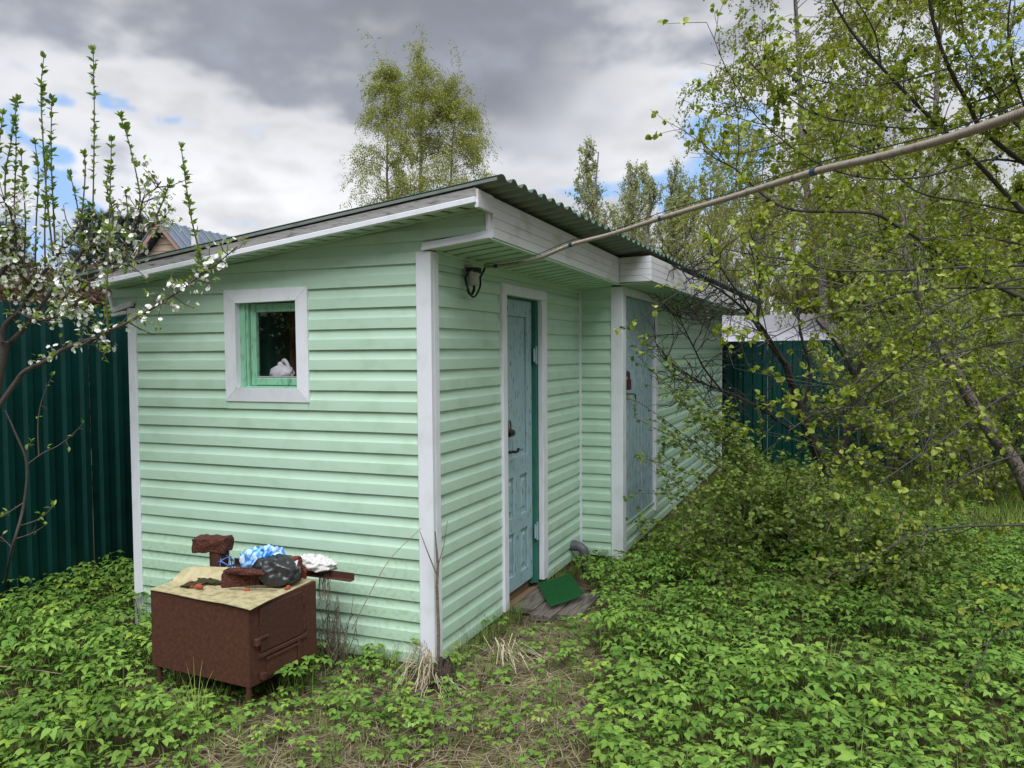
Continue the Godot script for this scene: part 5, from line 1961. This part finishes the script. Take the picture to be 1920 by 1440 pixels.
func make_woods() -> void:
	var far_spray := spray(6, 0.050, 0.036, 0.34, 0.8)
	# tall birch behind the roof
	var base := at(785, 560, 25.0)
	base.y = -0.3
	var up := func(u: float, w: float) -> Vector3: return at(u, w, 25.0) - base
	birch("tall weeping birch standing alone behind the shed roof", base, [
		[[Vector3(0, -0.4, 0), Vector3(0, 2.5, 0), up.call(788, 390), up.call(790, 250), up.call(792, 165), up.call(789, 112)], 0.09, 1.0],
		[[Vector3(-0.2, -0.4, 0.1), Vector3(-0.4, 3.0, 0.1), up.call(728, 380), up.call(727, 260), up.call(722, 190), up.call(719, 140)], 0.06, 0.72],
		[[Vector3(0.2, -0.4, -0.1), Vector3(0.5, 3.0, -0.1), up.call(842, 390), up.call(848, 270), up.call(854, 220), up.call(858, 170)], 0.055, 0.72]], 1.35, 0.20, 1.15, 84, 0.42, far_spray)
	# big birch on the other side of the far fence
	var near_spray := spray(5, 0.052, 0.040, 0.20, 0.8)
	var b2 := at(1540, 800, 14.5)
	b2.y = -0.3
	var up2 := func(u: float, w: float) -> Vector3: return at(u, w, 14.5) - b2
	birch("large white barked birch with hanging twigs behind the far fence", b2, [
		[[Vector3(0, -0.4, 0), up2.call(1545, 560), up2.call(1520, 400), up2.call(1503, 280), up2.call(1500, 150), up2.call(1490, -20), up2.call(1480, -220), up2.call(1475, -420)], 0.085, 1.0],
		[[Vector3(0.6, -0.4, -0.4), up2.call(1700, 560), up2.call(1745, 300), up2.call(1760, 100), up2.call(1770, -100), up2.call(1780, -380)], 0.085, 1.15]], 2.1, 0.22, 1.1, 105, 0.5, near_spray)
	# the leaning pale trunk inside the fence
	var lean := thing("birch_tree", "leaning pale trunk with flaking bark inside the far fence", "tree", at(1960, 960, 6.6) * Vector3(1, 0, 1))
	var lt := new_plant()
	var o := lean.position
	limb(lt, [Vector3(0.15, -0.3, 0), at(1915, 890, 6.6) - o, at(1850, 800, 6.6) - o, at(1800, 715, 6.6) - o, at(1765, 650, 6.65) - o, at(1735, 585, 6.8) - o, at(1700, 480, 7.0) - o, at(1690, 380, 7.2) - o], 0.062, 0.024, 12)
	var LP := {"pull": Vector3(0, -0.05, 0), "wander": 0.2, "forks": 1, "spread": 0.8, "per": 2, "leaf": 0.042, "tint_a": lin(0.17, 0.24, 0.035), "tint_b": lin(0.27, 0.33, 0.06), "chance": 0.8, "leaf_level": 1}
	along(lt, LP, bent([at(1800, 715, 6.6) - o, at(1735, 585, 6.8) - o, at(1700, 480, 7.0) - o, at(1690, 380, 7.2) - o], 6), 70, 0.0, 0.9, 0.007, 1)
	finish(lt, lean, M.pale_bark, M.grey_twig, single_leaf(1.0, 0.75, SPADE), M.leaf)

	# thicket of yellow-green shrubs just beyond the far fence
	var TP := {"pull": Vector3(0, 0.12, 0), "wander": 0.24, "forks": 1, "spread": 0.9, "per": 2, "leaf": 1.0, "tint_a": lin(0.20, 0.235, 0.030), "tint_b": lin(0.32, 0.345, 0.055), "chance": 0.85, "mess": 0.8, "tilt": 0.9, "leaf_level": 1, "stems": 4, "levels": 2, "rise": 0.9}
	var leaves := spray(4, 0.075, 0.055, 0.12, 0.2)
	var shrubs := []
	shrubs.append(broadleaf("willow_shrub", "dense yellow green willow shrub just beyond the far fence", "shrub", Vector3(2.5, -0.3, -12.2), 3.3, 1.15, 7, TP, leaves, M.grey_twig, 0.03, "yellow green willow shrubs beyond the far fence"))
	shrubs.append(broadleaf("willow_shrub", "dense yellow green willow shrub just beyond the far fence", "shrub", Vector3(4.2, -0.3, -12.6), 3.9, 1.25, 7, TP.merged({"tint_a": lin(0.17, 0.23, 0.03), "tint_b": lin(0.27, 0.33, 0.05)}, true), leaves, M.grey_twig, 0.035, "yellow green willow shrubs beyond the far fence"))
	for c in [[6.0, -12.2, 1.0, 1.1], [7.8, -12.8, 2.0, 1.15], [9.6, -12.0, 0.5, 1.2], [3.3, -14.8, 2.6, 1.2], [5.4, -15.6, 4.0, 1.3], [7.4, -16.2, 1.4, 1.35], [9.8, -16.5, 3.0, 1.4], [1.7, -15.8, 5.0, 1.15], [12.5, -14.0, 3.7, 1.4]]:
		again(shrubs[rng.randi_range(0, 1)], Vector3(c[0], -0.3, c[1]), c[2], c[3], "dense yellow green willow shrub just beyond the far fence")

	# wild twiggy saplings standing inside the far fence
	var SP := TP.merged({"leaf": 0.5, "chance": 0.16, "forks": 2, "wander": 0.3, "tint_a": lin(0.19, 0.25, 0.035), "tint_b": lin(0.30, 0.36, 0.06)}, true)
	var inner := broadleaf("wild_sapling", "twiggy wild sapling with sparse young leaves before the far green fence", "sapling", Vector3(2.75, -0.2, -7.7), 2.3, 0.8, 6, SP, leaves, M.grey_twig, 0.016, "wild saplings before the far fence", 0.12)
	for c in [[3.5, -7.2, 1.0, 1.05], [4.4, -7.6, 2.0, 1.1], [2.2, -8.2, 3.0, 0.9], [3.9, -8.3, 4.2, 1.1], [5.2, -8.0, 5.0, 1.2], [3.0, -6.4, 0.4, 0.75], [4.6, -6.4, 2.8, 0.95]]:
		again(inner, Vector3(c[0], -0.2, c[1]), c[2], c[3], "twiggy wild sapling with sparse young leaves before the far green fence")

	# far belt of thin trees coming into leaf
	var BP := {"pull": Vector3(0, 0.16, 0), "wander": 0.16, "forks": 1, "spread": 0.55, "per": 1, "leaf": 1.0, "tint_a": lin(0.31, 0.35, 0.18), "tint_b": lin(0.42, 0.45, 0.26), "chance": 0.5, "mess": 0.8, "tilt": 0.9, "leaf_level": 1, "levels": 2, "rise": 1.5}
	var belt_spray := spray(6, 0.12, 0.085, 0.26, 0.1)
	var far_label := "thin far tree just coming into leaf in the wood beyond the gardens"
	var kinds := []
	for k in 3:
		kinds.append(broadleaf("woodland_tree", far_label, "tree", at(1215 + 70 * k, 600, 44.0) * Vector3(1, 0, 1), 11.0 + rnd() * 0.7, 2.0, 24, BP, belt_spray, M.grey_twig, 0.13, "trees of the far wood", 0.22))
	var spots := []
	for k in 30:
		var u := 1085.0 + k * 34.0 + rnd() * 14.0
		spots.append([u, 41.0 + rng.randf() * 12.0, rnd(0.86, 1.1)])
	for k in 9:
		spots.append([430.0 + k * 42.0 + rnd() * 12.0, 47.0 + rng.randf() * 10.0, rnd(0.50, 0.62)])
	for s in spots:
		var p := at(s[0], 600, s[1])
		again(kinds[rng.randi_range(0, 2)], Vector3(p.x, -0.3, p.z), rng.randf() * TAU, s[2], far_label)

	# pine behind the plum tree
	var np := thing("pine_tree", "dark bluish pine behind the blossoming plum tree", "tree", at(185, 600, 21.0) * Vector3(1, 0, 1))
	var pt := new_plant()
	var tufts := Shape.new()
	for k in 26:
		var d := Vector3(rnd(), rnd(0.1, 1.6), rnd()).normalized()
		leaf_shape(tufts, Transform3D(facing(d, wild()), Vector3(0, 0.05 * rng.randf(), 0)), 0.13, 0.007, [1.0, 1.0, 0.2], 0.1, 0.1)
	limb(pt, [Vector3(0, -0.4, 0), Vector3(0.05, 2.5, 0), Vector3(0.0, 5.3, 0)], 0.13, 0.02, 8)
	for k in 46:
		var t := k / 45.0
		var y := lerpf(1.4, 5.2, t)
		var reach := lerpf(1.35, 0.25, t) * rnd(0.7, 1.1)
		var a := k * 2.4
		var p := Vector3(0, y, 0)
		var pts := [p]
		var dir := Vector3(cos(a), 0.25, sin(a)).normalized()
		for q in 5:
			dir = (dir + Vector3(0, 0.10, 0) + wild() * 0.1).normalized()
			p += dir * reach / 5.0
			pts.append(p)
			for w in 5:
				var side := (dir + wild() * 0.9 + Vector3(0, 0.2, 0)).normalized()
				var e := p + side * rnd(0.08, 0.26)
				(pt.twig as Shape).tube([p, e], [0.006, 0.004], 4, false)
				for z in 2:
					pt.leaf.append(Transform3D(facing(side + Vector3(0, 0.4, 0), wild()) * rnd(0.8, 1.2), e.lerp(p, 0.4 * z)))
					pt.tint.append(shade_of(lin(0.035, 0.065, 0.045), lin(0.06, 0.10, 0.07)))
		(pt.twig as Shape).tube(pts, [0.02, 0.018, 0.015, 0.012, 0.009, 0.006], 5, false)
	finish(pt, np, M.apple_bark, M.apple_bark, tufts, M.needle)
	again(np, at(255, 600, 23.0) * Vector3(1, 0, 1), 1.0, 1.05, "smaller looking dark pine half hidden by the peach gable")
	again(np, at(20, 600, 26.0) * Vector3(1, 0, 1), 2.0, 1.1, "dark pine farthest along the plum tree side")

	# brown leafless brush over the low fence
	var HP := {"pull": Vector3(0, 0.1, 0), "wander": 0.3, "forks": 1, "spread": 0.9, "per": 2, "leaf": 1.0, "tint_a": lin(0.09, 0.060, 0.040), "tint_b": lin(0.17, 0.11, 0.07), "chance": 0.6, "leaf_level": 1, "levels": 2, "stems": 5, "rise": 1.2}
	var dead := spray(3, 0.05, 0.03, 0.08, 0.3)
	var brush := broadleaf("dry_shrub", "brown leafless shrub showing over the fence behind the plum tree", "shrub", at(150, 600, 9.5) * Vector3(1, 0, 1), 2.25, 0.7, 7, HP, dead, M.bush_twig, 0.02, "brown shrubs over the low side fence")
	for c in [[70.0, 9.0, 1.05], [215.0, 10.5, 1.02], [10.0, 9.2, 1.1], [110.0, 11.0, 1.2], [185.0, 12.0, 1.15]]:
		again(brush, at(c[0], 600, c[1]) * Vector3(1, 0, 1), rng.randf() * TAU, c[2], "brown leafless shrub showing over the fence behind the plum tree")

	# the garden behind the photographer, which the window mirrors
	for c in [[-4.5, 11.0, 1.3], [-1.5, 12.5, 1.4], [-7.5, 9.5, 1.4], [1.5, 14.0, 1.5], [-5.5, 15.0, 1.7], [-10.0, 13.0, 1.7]]:
		again(shrubs[1], Vector3(c[0], -0.3, c[1]), rng.randf() * TAU, c[2], "leafy shrub in the garden opposite the window wall").set_meta("group", "shrubs opposite the window wall")


# ------------------------------------------------ ground cover
func ground_poly(list: Array) -> PackedVector2Array:
	var out := PackedVector2Array()
	for q in list:
		var p := on_y(q[0], q[1], -0.03)
		out.append(Vector2(p.x, p.z))
	return out


func taken(x: float, z: float) -> bool:   # nothing grows inside the shed or on the doorstep
	if x > -2.16 and x < 0.03 and z < 0.02 and z > -8.5:
		return true
	if x > -0.1 and x < 0.40 and z < -2.6 and z > -8.5:
		return true
	if x > 0.0 and x < 0.24 and z < -1.0 and z > -1.55:
		return true
	return x < -3.15 or z < -9.4


func goutweed(count: int, size: float, high: float, pale: float) -> Shape:
	# one leaf: a stalk that splits in three, each branch with three pointed leaflets
	var s := Shape.new()
	s.tinted = true
	s.tint = Color(0.75, 0.85, 0.6)
	var top := Vector3(rnd() * 0.04, high, rnd() * 0.04)
	s.tube([Vector3.ZERO, Vector3(rnd() * 0.01, high * 0.5, rnd() * 0.01), top], [0.0022, 0.0019, 0.0015], 4, false)
	var turn := rng.randf() * TAU
	for k in count:
		var a := turn + TAU * k / count + rnd() * 0.25
		var dir := Vector3(cos(a), 0.12 + rnd() * 0.22, sin(a)).normalized()
		var mid := top + dir * size * 0.55
		s.tube([top, mid], [0.0014, 0.001], 3, false)
		var side := Vector3.UP.cross(dir).normalized()
		for q in [[0.0, 1.0], [-0.95, 0.82], [0.95, 0.82]]:
			var d := (dir * cos(q[0]) + side * sin(q[0]) + Vector3(0, -0.10 + rnd() * 0.3, 0)).normalized()
			var shade := rnd(0.86, 1.12)
			s.tint = Color(shade, shade, shade * rnd(0.8, 1.1))
			leaf_shape(s, Transform3D(facing(d, Vector3.UP + wild() * 0.22), mid + d * 0.006), size * 0.78 * float(q[1]) * rnd(0.85, 1.15), size * 0.46 * rnd(0.85, 1.1), [0.22, 0.92, 1.0, 0.74, 0.36, 0.0], 0.30, 0.55 + rnd() * 0.25, 0.6)
	return s


func tuft(blades: int, high: float, wide: float, lean: float) -> Shape:
	var s := Shape.new()
	s.tinted = true
	for k in blades:
		var a := rng.randf() * TAU
		var out := Vector3(cos(a), 0, sin(a))
		var p := out * rng.randf() * 0.03
		var h := high * rnd(0.5, 1.1)
		var side := Vector3(-out.z, 0, out.x) * wide
		var tips := []
		for q in 4:
			var t := q / 3.0
			tips.append(p + Vector3(0, h * (t - 0.25 * lean * t * t), 0) + out * h * lean * t * t)
		var shade := rnd(0.8, 1.15)
		s.tint = Color(shade, shade, shade)
		var base := s.v.size()
		for q in 4:
			var w := 1.0 - q / 3.2
			s.point(tips[q] - side * w, (out * -0.5 + Vector3.UP).normalized())
			s.point(tips[q] + side * w, (out * -0.5 + Vector3.UP).normalized())
		for q in 3:
			s.face(base + q * 2, base + q * 2 + 1, base + q * 2 + 3)
			s.face(base + q * 2, base + q * 2 + 3, base + q * 2 + 2)
	return s


func make_cover() -> void:
	var right_zone := ground_poly([[1108, 1446], [1092, 1370], [1118, 1300], [1150, 1262], [1115, 1205], [1130, 1150], [1112, 1095], [1082, 1062], [1120, 1040], [1168, 1048], [1250, 1005], [1330, 985], [1500, 985], [1960, 990], [2500, 1050], [2700, 1700], [1120, 1700]])
	var left_zone := ground_poly([[-500, 1700], [-400, 1085], [-40, 1100], [120, 1080], [243, 1082], [268, 1118], [430, 1180], [560, 1235], [610, 1275], [585, 1310], [500, 1350], [420, 1385], [330, 1415], [240, 1460], [120, 1620]])
	var mixed_zone := ground_poly([[560, 1240], [790, 1232], [830, 1262], [930, 1165], [985, 1178], [1105, 1170], [1112, 1300], [1085, 1445], [1000, 1700], [100, 1700], [330, 1415], [600, 1300]])
	# goutweed: several leaf forms, thousands of leaves, nobody could count them
	var forms := []
	for k in 7:
		forms.append(goutweed([3, 3, 3, 2, 4, 3, 3][k], [0.061, 0.068, 0.056, 0.064, 0.054, 0.072, 0.047][k], [0.17, 0.20, 0.13, 0.16, 0.19, 0.22, 0.11][k], 0.0).mesh())
	var spots := [[], [], [], [], [], [], []]
	var tints := [[], [], [], [], [], [], []]
	var patch := FastNoiseLite.new()
	patch.seed = 8
	patch.frequency = 0.9
	var step := 0.062
	for zi in 226:
		for xi in 156:
			var x := -3.2 + xi * step + rnd() * 0.035
			var z := -7.0 + zi * step * 0.85 + rnd() * 0.035
			if taken(x, z):
				continue
			var q := Vector2(x, z)
			var near := patch.get_noise_2d(x, z)
			var much := 0.0
			var tall := 1.0
			if Geometry2D.is_point_in_polygon(q, right_zone):
				much = 0.95 + near * 0.15
				tall = 0.82 + near * 0.7
			elif Geometry2D.is_point_in_polygon(q, left_zone):
				much = 0.90 + near * 0.2
				tall = 1.0 + near * 0.6
			elif Geometry2D.is_point_in_polygon(q, mixed_zone):
				much = clampf(0.26 + near * 0.8, 0.10, 0.7)
				tall = 0.45 + 0.3 * rng.randf()
			elif x > 0.45 and x < 3.5 and z < -2.0:
				much = 0.25
				tall = 0.7
			# the stove stands clear
			if x > -1.25 and x < -0.50 and z > 0.30 and z < 0.98:
				tall *= 0.34
				much *= 0.7
			elif x > -1.35 and x < -0.30 and z > 0.25 and z < 1.15:
				tall *= 0.7
			if z > 2.2 or rng.randf() > much:
				continue
			var form := rng.randi_range(0, 6)
			var size := tall * rnd(0.55, 1.25)
			var tip := (Vector3.UP + Vector3(rnd(), 0, rnd()) * 0.26).normalized()
			var spin := Basis(Vector3.UP, rng.randf() * TAU)
			var lay := Basis(Quaternion(Vector3.UP, tip))
			spots[form].append(Transform3D(lay * spin * Basis.from_scale(Vector3(0.9 + 0.2 * rng.randf(), size, 0.9 + 0.2 * rng.randf()) * Vector3(minf(1.0, 0.55 + 0.45 * size), 1.0, minf(1.0, 0.55 + 0.45 * size))), Vector3(x, earth(x, z) - 0.01, z)))
			var c := shade_of(lin(0.080, 0.175, 0.027), lin(0.185, 0.305, 0.056), 0.25)
			if rng.randf() < 0.04:
				c = lin(0.24, 0.36, 0.05)
			tints[form].append(c)
	for k in 7:
		var o := scatter("goutweed", forms[k], M.cover_leaf, spots[k], tints[k])
		tag(o, ["dense green goutweed carpet over the plot", "dense green goutweed carpet over the plot"][0], "ground cover", "goutweed carpet", "stuff")
	# single young plants on the worn ground
	var lone := [[755, 1322, 0.9], [892, 1340, 1.1], [1002, 1372, 0.9], [652, 1335, 0.8], [612, 1350, 0.7], [705, 1200, 1.0], [785, 1380, 0.8], [690, 1392, 0.7], [560, 1372, 0.8], [830, 1300, 0.7], [940, 1285, 0.8], [905, 1395, 0.6], [1040, 1310, 0.7], [640, 1270, 0.9], [735, 1262, 0.7], [1065, 1255, 0.8], [480, 1400, 0.7], [860, 1238, 0.8], [975, 1225, 0.8], [1010, 1290, 0.6]]
	for k in lone.size():
		var p := on_y(lone[k][0], lone[k][1], -0.03)
		var root := thing("goutweed_plant", "single young light green goutweed plant on the worn ground", "plant", Vector3(p.x, earth(p.x, p.z) - 0.01, p.z), "young goutweed plants on the worn ground")
		for q in 2:
			var m: Material = leafy("young_leaf_%d" % (k % 3), lin(0.17 + 0.03 * (k % 3), 0.31, 0.05).linear_to_srgb(), 0.4, 0.42) if not M.has("young_leaf_%d" % (k % 3)) else M["young_leaf_%d" % (k % 3)]
			var o := part("compound_leaf", forms[rng.randi_range(0, 6)], m, root)
			o.scale = Vector3.ONE * float(lone[k][2]) * rnd(0.6, 0.85)
			o.rotation = Vector3(rnd() * 0.3, rng.randf() * TAU, rnd() * 0.3)

	# grass and straw
	var blades := [tuft(14, 0.13, 0.0016, 0.35), tuft(12, 0.17, 0.0018, 0.5), tuft(10, 0.09, 0.0016, 0.6)]
	var where := [[], [], []]
	var tone := [[], [], []]
	for k in 26000:
		var x := rng.randf_range(-2.8, 5.2)
		var z := rng.randf_range(-9.2, 1.9)
		if taken(x, z):
			continue
		var q := Vector2(x, z)
		var want := 0.0
		var size := 1.0
		if Geometry2D.is_point_in_polygon(q, mixed_zone):
			want = 1.0
			size = rnd(0.3, 0.85)
		elif Geometry2D.is_point_in_polygon(q, right_zone) or Geometry2D.is_point_in_polygon(q, left_zone):
			want = 0.22
			size = rnd(0.9, 1.5)
		elif z < -2.4:
			want = 0.85
			size = rnd(0.9, 1.7)
		if rng.randf() > want:
			continue
		var form := rng.randi_range(0, 2)
		where[form].append(Transform3D(Basis(Vector3.UP, rng.randf() * TAU).scaled(Vector3.ONE * size * rnd(0.8, 1.2)), Vector3(x, earth(x, z) - 0.004, z)))
		tone[form].append(shade_of(lin(0.085, 0.150, 0.025), lin(0.19, 0.245, 0.055)))
	# taller blades against the foot of the walls
	for k in 260:
		var t := rng.randf()
		var p := Vector3(rnd(-1.0, 0.05), 0, rnd(0.04, 0.12)) if k % 2 == 0 else Vector3(rnd(0.05, 0.14), 0, rnd(-2.6, 0.0))
		if taken(p.x, p.z):
			continue
		var form := rng.randi_range(0, 1)
		where[form].append(Transform3D(Basis(Vector3.UP, rng.randf() * TAU).scaled(Vector3.ONE * rnd(0.4, 1.1)), Vector3(p.x, earth(p.x, p.z) - 0.004, p.z)))
		tone[form].append(shade_of(lin(0.075, 0.135, 0.025), lin(0.15, 0.20, 0.045)))
	for k in 3:
		tag(scatter("grass", blades[k], M.cover_leaf, where[k], tone[k]), "thin green grass growing round the shed", "grass", "grass", "stuff")
	# dead grass lying flat
	var straws := Shape.new()
	straws.tinted = true
	for k in 9:
		var a := rng.randf() * TAU
		var p := Vector3(rnd(), 0.004 + rng.randf() * 0.012, rnd()) * Vector3(0.05, 1, 0.05)
		var d := Vector3(cos(a), 0.05, sin(a))
		var l := rnd(0.05, 0.15)
		var side := Vector3(-d.z, 0, d.x) * 0.0013
		var b := p + d * l * 0.5 + Vector3(0, 0.006, 0) + side * rnd() * 6.0
		var e := p + d * l
		var shade := rnd(0.7, 1.15)
		straws.tint = Color(shade, shade, shade)
		straws.quad(p - side, p + side, b + side, b - side, Vector3.UP)
		straws.quad(b - side, b + side, e + side * 0.4, e - side * 0.4, Vector3.UP)
	var dead := []
	var dead_tint := []
	for k in 5000:
		var x := rng.randf_range(-2.6, 2.6)
		var z := rng.randf_range(-3.0, 1.9)
		if taken(x, z):
			continue
		var inside := Geometry2D.is_point_in_polygon(Vector2(x, z), mixed_zone)
		if not inside and rng.randf() > 0.16:
			continue
		dead.append(Transform3D(Basis(Vector3.UP, rng.randf() * TAU).scaled(Vector3.ONE * rnd(0.7, 1.5)), Vector3(x, earth(x, z), z)))
		dead_tint.append(shade_of(lin(0.20, 0.155, 0.09), lin(0.40, 0.33, 0.21), 0.35))
	tag(scatter("dead_grass", straws, M.straw, dead, dead_tint), "dead straw coloured grass matted on the ground", "grass", "", "stuff")
	make_dry_clumps()


func make_dry_clumps() -> void:
	# the bleached tussock at the shed corner
	var p := on_y(812, 1290, -0.05)
	var t := thing("dry_tussock", "bleached dry grass tussock at the foot of the white corner post", "grass tussock", Vector3(p.x, earth(p.x, p.z), p.z))
	var s := Shape.new()
	s.tinted = true
	for k in 190:
		var a := rng.randf() * TAU
		var out := Vector3(cos(a), 0, sin(a))
		var h := rnd(0.06, 0.24) * (0.6 + 0.4 * cos(a - 2.6))
		var reach := rnd(0.05, 0.26) * (0.75 + 0.35 * sin(a))
		var side := Vector3(-out.z, 0, out.x) * rnd(0.0012, 0.0028)
		var q := out * 0.03 * rng.randf() + Vector3(0, 0.02, 0)
		var pts := []
		for j in 6:
			var u := j / 5.0
			pts.append(q + out * reach * u + Vector3(0, h * sin(u * 2.75) * (1.0 if u < 0.6 else 1.0), 0) + wild() * 0.011)
		var shade := rnd(0.4, 1.1)
		s.tint = Color(0.56 * shade, 0.47 * shade, 0.32 * shade)
		for j in 5:
			s.quad(pts[j] - side, pts[j] + side, pts[j + 1] + side, pts[j + 1] - side, Vector3.UP)
	part("blades", s, M.straw, t).set_meta("kind", "stuff")
	var core := Shape.new()
	crumple(core, Vector3(0.07, 0.03, 0.01), Vector3(0.042, 0.085, 0.04), 91, 0.8, 2.4, 16, 22)
	part("rotten_root", core, M.rotten, t)
	# a second wisp beside the wall
	var p2 := on_y(945, 1232, -0.05)
	var t2 := thing("dry_tussock", "flattened wisp of pale dry grass stalks beside the shed wall", "grass tussock", Vector3(p2.x, earth(p2.x, p2.z), p2.z))
	var s2 := Shape.new()
	s2.tinted = true
	for k in 40:
		var a := rnd(-0.9, 0.9) + 0.6
		var q := Vector3(rnd() * 0.05, 0.01, rnd() * 0.05)
		var d := Vector3(cos(a), 0, sin(a)) * (1.0 if k % 4 else -1.0)
		var l := rnd(0.10, 0.30)
		var side := Vector3(-d.z, 0, d.x) * 0.0018
		var shade := rnd(0.7, 1.15)
		s2.tint = Color(0.56 * shade, 0.48 * shade, 0.33 * shade)
		var m := q + d * l * 0.5 + Vector3(0, rnd(0.02, 0.08), 0)
		var e := q + d * l + Vector3(0, 0.01, 0)
		s2.quad(q - side, q + side, m + side, m - side, Vector3.UP)
		s2.quad(m - side, m + side, e + side, e - side, Vector3.UP)
	part("blades", s2, M.straw, t2).set_meta("kind", "stuff")
	# tall dead stalk against the corner post
	var dead := thing("dead_stalk", "tall dead weed stalk standing against the white corner post", "weed", Vector3(0.055, -0.06, 0.05))
	var d2 := Shape.new()
	d2.tube([Vector3(0, 0, 0), Vector3(0.005, 0.25, 0.0), Vector3(-0.005, 0.5, -0.005), Vector3(0.005, 0.62, 0), Vector3(-0.01, 0.80, 0.0)], [0.009, 0.0085, 0.008, 0.007, 0.003], 7)
	d2.tube([Vector3(0.0, 0.56, 0), Vector3(-0.05, 0.70, 0.02), Vector3(-0.085, 0.80, 0.03)], [0.004, 0.003, 0.0015], 5)
	d2.tube([Vector3(0.0, 0.60, 0), Vector3(0.04, 0.72, 0.0), Vector3(0.06, 0.86, -0.01)], [0.003, 0.002, 0.0012], 5)
	part("stem", d2, M.dead_wood, dead)
	for c in [[[[660, 1180], [690, 1120], [730, 1050], [790, 990]], "long bowed dead grass stem crossing the window wall"], [[[1060, 1228], [1115, 1232], [1160, 1255]], "pale dry twig lying across the worn path"], [[[1130, 1208], [1160, 1218], [1185, 1219]], "short pale twig by the edge of the goutweed"], [[[0, 1278], [60, 1285], [118, 1292]], "straight pale stalk lying over the goutweed leaves"], [[[180, 1390], [222, 1338], [275, 1348]], "bent pale straw stalk standing near the stove"], [[[0, 1425], [100, 1402], [200, 1392], [265, 1400]], "long dry stalk lying on the trodden front edge"]]:
		var sh := Shape.new()
		var pts := []
		for q in c[0]:
			if c[0][0][0] == 660:
				pts.append(on_z(q[0], q[1], 0.10))
			else:
				var g := on_y(q[0], q[1], 0.05)
				pts.append(Vector3(g.x, earth(g.x, g.z) + (0.02 if c[0][0][0] > 1000 else 0.16), g.z))
		var line := bent(pts, 5)
		var rad := []
		for k in line.size():
			rad.append(lerpf(0.003, 0.0015, k / float(line.size() - 1)))
		sh.tube(line, rad, 5)
		whole("dry_stalk", sh, M.old_twig, c[1], "stalk")
	# dead weeds beside the stove
	var w := thing("dead_weeds", "clump of withered brown weeds between the stove and the corner post", "weed", on_y(625, 1262, -0.06))
	var ws := Shape.new()
	for k in 34:
		var q := Vector3(rnd() * 0.05, 0, rnd() * 0.05)
		var pts := [q]
		var lean := Vector3(rnd() * 0.05, 0, rnd() * 0.05)
		var h := rnd(0.15, 0.46)
		for j in 5:
			q += Vector3(lean.x * 0.4 + rnd() * 0.008, h / 5.0, lean.z * 0.4 + rnd() * 0.008)
			pts.append(q)
		ws.tube(pts, [0.003, 0.003, 0.0028, 0.0024, 0.002, 0.0012], 4, false)
		for j in 3:
			var e: Vector3 = pts[2 + j]
			ws.tube([e, e + Vector3(rnd() * 0.03, -0.02, rnd() * 0.03), e + Vector3(rnd() * 0.03, -0.06, rnd() * 0.03)], [0.002, 0.003, 0.001], 4, false)
	part("stems", ws, M.bush_twig, w).set_meta("kind", "stuff")


func _ready() -> void:
	rng.seed = 20240512
	lump.seed = 4
	lump.frequency = 0.01
	make_view()
	make_materials()
	make_ground()
	make_shed()
	make_fences()
	make_house()
	make_stove()
	make_cable()
	make_step()
	make_woods()
	make_apple()
	make_plum()
	make_gooseberries()
	make_alder()
	make_cover()
